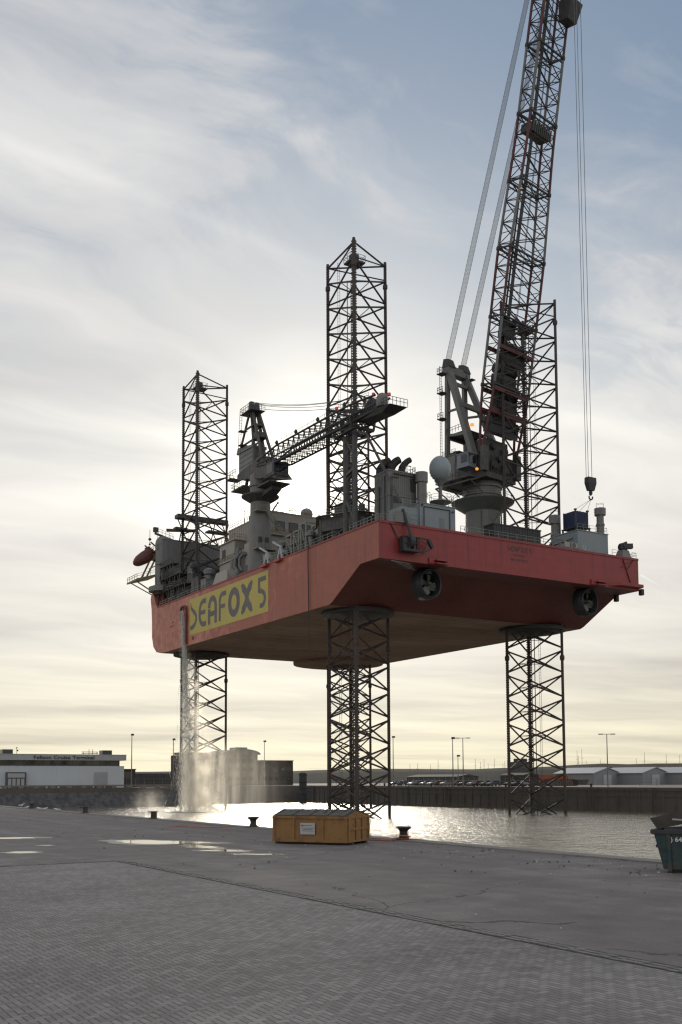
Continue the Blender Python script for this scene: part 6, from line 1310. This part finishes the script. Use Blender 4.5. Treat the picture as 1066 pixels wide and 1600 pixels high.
# skips and pallets near the sheds, small posts on the right quay
for i, (X, Y, lab, mk) in enumerate(((46.5+13.5,258,'grey wheeled skip standing before the middle pale shed','mid'),(56.0,262,'low brown stack of timber before the left pale shed','scrapw'))):
    cu, cv = wdock(X, Y); O = P(cu,cv,LZ); m_ = MB()
    if i == 0: m_.hexa([P(cu-.8,cv-1.4,LZ+.3),P(cu-.8,cv+1.4,LZ+.3),P(cu+.8,cv+1.4,LZ+.3),P(cu+.8,cv-1.4,LZ+.3),P(cu-1.1,cv-1.9,LZ+1.6),P(cu-1.1,cv+1.9,LZ+1.6),P(cu+1.1,cv+1.9,LZ+1.6),P(cu+1.1,cv-1.9,LZ+1.6)]); solo(m_.build('wheeled_skip', M[mk], None, O), lab, 'skip', O)
    else:
        for q in range(14): m_.box(cu-1+.02*q,cu+1,cv-5+q*.72,cv-4.4+q*.72,LZ,LZ+1.0+R.uniform(0,.9))
        solo(m_.build('timber_stack', M[mk], None, O), lab, 'timber stack', O)
for i, u in enumerate((110,88,70,58,45,30)):
    O = P(u,74.2,LZ); m_ = MB(); m_.lathe(O,[(.3,0),(.25,.1),(.22,.5),(.36,.6),(.36,.75),(.2,.8)],10); solo(m_.build('bollard', M['bollard'], None, O), 'tiny dark bollard on the edge of the far right quay', 'bollard', O, 'bollards on the far quay')
# quay edge rail on the right far quay
# ------------------------------------------------------------------ falling discharge water, spray and mist (droplets)
def drop_mat(name, col, transl):
    m, nt, b = nodes(name); out = nt.nodes['Material Output']; nt.nodes.remove(b)
    d = N(nt, 'ShaderNodeBsdfDiffuse'); d.inputs[0].default_value = (*col,1); t = N(nt, 'ShaderNodeBsdfTranslucent'); t.inputs[0].default_value = (*col,1)
    mx = N(nt, 'ShaderNodeMixShader'); mx.inputs[0].default_value = transl; nt.links.new(d.outputs[0], mx.inputs[1]); nt.links.new(t.outputs[0], mx.inputs[2]); nt.links.new(mx.outputs[0], out.inputs[0]); return m
M['drop'] = drop_mat('falling_water', (.80,.79,.76), .55); M['mist'] = drop_mat('spray_mist', (.95,.90,.78), .6)
rs = random.Random(5)
SX = Vector((CA,-SA,0))      # world +x expressed in the dock frame: the wind blows this way
SRC = P(77.0,-.9,44.2)
def streak(mbx, p, w_, l):
    t = rs.uniform(0,pi); a = Vector((math.cos(t)*w_, math.sin(t)*w_, 0)); tilt = SX*(-.06*l)
    mbx.add([p-a*.5, p+Vector((0,0,l*.5))+tilt, p+a*.5, p-Vector((0,0,l*.5))-tilt], [(0,1,2,3)])
def plume(z):       # centre line: falls and drifts downwind
    t = math.sqrt(max(0, 44.2-z)/4.9); return SRC + SX*(.22*t*t + .35*t*math.sin(t*1.2)*.3) + Vector((0,0,z-44.2))
m_ = MB()
lanes = [(rs.gauss(0,1), rs.gauss(0,.6), rs.random()) for _ in range(70)]
for i in range(26000):
    z = 43.6*(1-rs.random()**.95); f = (44.2-z)/44.2; ln = lanes[rs.randrange(70)] if rs.random() < .75 else (rs.gauss(0,1.2), rs.gauss(0,.7), 0)
    wob = .9*math.sin(z*.5+ln[2]*6.28)*f*f
    clump = .5+.5*math.sin(z*.7+ln[2]*9)*math.sin(z*.21+ln[2]*4)
    if rs.random() > (.9-.55*f)+.6*clump*f: continue
    if rs.random() < .35*f: continue
    c_ = plume(z) + SX*(ln[0]*(.16+1.25*f*f)+wob) + Vector((0,ln[1]*(.16+1.1*f*f),0))
    streak(m_, c_, rs.uniform(.025,.07), rs.uniform(.25,1.0))
WB = P(76,-1,0)
o = m_.build('falling_water', M['drop'], None, WB, fix=False); solo(o, 'white discharge water falling from the bow pipe past the port bow leg', 'falling water', WB, kind='stuff')
# drifting spray as a real scattering volume (object x = downwind, z = height)
mv = bpy.data.materials.new('spray_volume'); mv.use_nodes = True; nt = mv.node_tree; nt.nodes.clear()
vo_ = N(nt, 'ShaderNodeOutputMaterial'); pv = N(nt, 'ShaderNodeVolumePrincipled'); nt.links.new(pv.outputs[0], vo_.inputs['Volume'])
pv.inputs['Color'].default_value = (1,.965,.89,1); pv.inputs['Anisotropy'].default_value = .82
cov = objco(nt); sv = N(nt, 'ShaderNodeSeparateXYZ'); nt.links.new(cov, sv.inputs[0]); vx, vy, vz = sv.outputs
def mr(x, a, b_, c, d, smooth=True):
    n = N(nt, 'ShaderNodeMapRange', interpolation_type='SMOOTHSTEP' if smooth else 'LINEAR'); nt.links.new(x, n.inputs[0])
    for k, v_ in enumerate((a,b_,c,d)): n.inputs[1+k].default_value = v_
    return n.outputs[0]
mul = lambda *q: (math_(nt, 'MULTIPLY', q[0], q[1]) if len(q) == 2 else math_(nt, 'MULTIPLY', mul(*q[:-1]), q[-1]))
stk = noise(nt, mapping(nt, cov, (.75,.4,.07)), 1.0, 4, .6); clm = noise(nt, mapping(nt, cov, (.4,.4,.28)), 1.0, 5, .6)
sk = mr(stk, .40, .64, .0, 1.0); ck = mr(clm, .44, .66, 0.0, 1.0)
top_ = math_(nt, 'ADD', 6.5, math_(nt, 'MULTIPLY', clm, 14.0)); hgt = mr(math_(nt, 'SUBTRACT', top_, vz), -4.5, 6.5, 0, 1)
body = mul(mr(vx, -1.4, 2.2, 0, 1), mr(vx, 5.5, 11.5, 1, .20), mr(vx, 9, 24, 1, 0), hgt, math_(nt, 'ADD', .28, math_(nt, 'MULTIPLY', sk, .95)))
cen = math_(nt, 'ADD', .7, math_(nt, 'MULTIPLY', math_(nt, 'SUBTRACT', 44, vz), .075)); wid = math_(nt, 'ADD', .55, math_(nt, 'MULTIPLY', math_(nt, 'SUBTRACT', 44, vz), .055))
gx = math_(nt, 'DIVIDE', math_(nt, 'SUBTRACT', vx, cen), wid); veil = mul(math_(nt, 'EXPONENT', math_(nt, 'MULTIPLY', math_(nt, 'MULTIPLY', gx, gx), -1.0)), ck, mr(vz, 30, 40, 1, .25))
lx = math_(nt, 'DIVIDE', math_(nt, 'ADD', vx, 7.0), 2.6); left_ = mul(math_(nt, 'EXPONENT', math_(nt, 'MULTIPLY', math_(nt, 'MULTIPLY', lx, lx), -1.0)), mr(vz, 1.0, 6.0, 1, 0), math_(nt, 'ADD', .3, ck))
dep = mr(math_(nt, 'ABSOLUTE', vy), 1.0, 3.4, 1, 0)
dens = mul(math_(nt, 'ADD', math_(nt, 'ADD', mul(body, .33), mul(veil, .44)), mul(left_, .11)), dep)
nt.links.new(dens, pv.inputs['Density'])
m_ = MB(); m_.hexa([Vector(q) for q in ((-13,-3.4,.05),(24,-3.4,.05),(24,3.4,.05),(-13,3.4,.05),(-13,-3.4,17),(24,-3.4,17),(24,3.4,17),(-13,3.4,17))])
m_.hexa([Vector(q) for q in ((-2.5,-3.4,17.02),(7.5,-3.4,17.02),(7.5,3.4,17.02),(-2.5,3.4,17.02),(-2.5,-3.4,41),(7.5,-3.4,41),(7.5,3.4,41),(-2.5,3.4,41))])
o = m_.build('spray_mist', mv, None); solo(o, 'cloud of backlit spray drifting right round the foot of the port bow leg', 'mist', WB, kind='stuff', rot=0)
# broken foam where the water lands
m_ = MB()
for i in range(900):
    a = rs.uniform(0,2*pi); r_ = abs(rs.gauss(0,3.6)); p_ = P(76,-1,.02)+SX*(r_*math.cos(a)*1.5+2.5)+Vector((r_*math.sin(a)*.8,r_*math.sin(a),0)); s_ = rs.uniform(.08,.35)
    pts = [p_+Vector((s_*math.cos(2*pi*k/6)*rs.uniform(.6,1.3),s_*math.sin(2*pi*k/6)*rs.uniform(.6,1.3),rs.uniform(0,.02))) for k in range(6)]; m_.add(pts,[(0,1,2,3,4,5)])
o = m_.build('foam', M['drop'], None, WB, fix=False); solo(o, 'broken foam on the water where the discharge lands', 'foam', WB, kind='stuff')
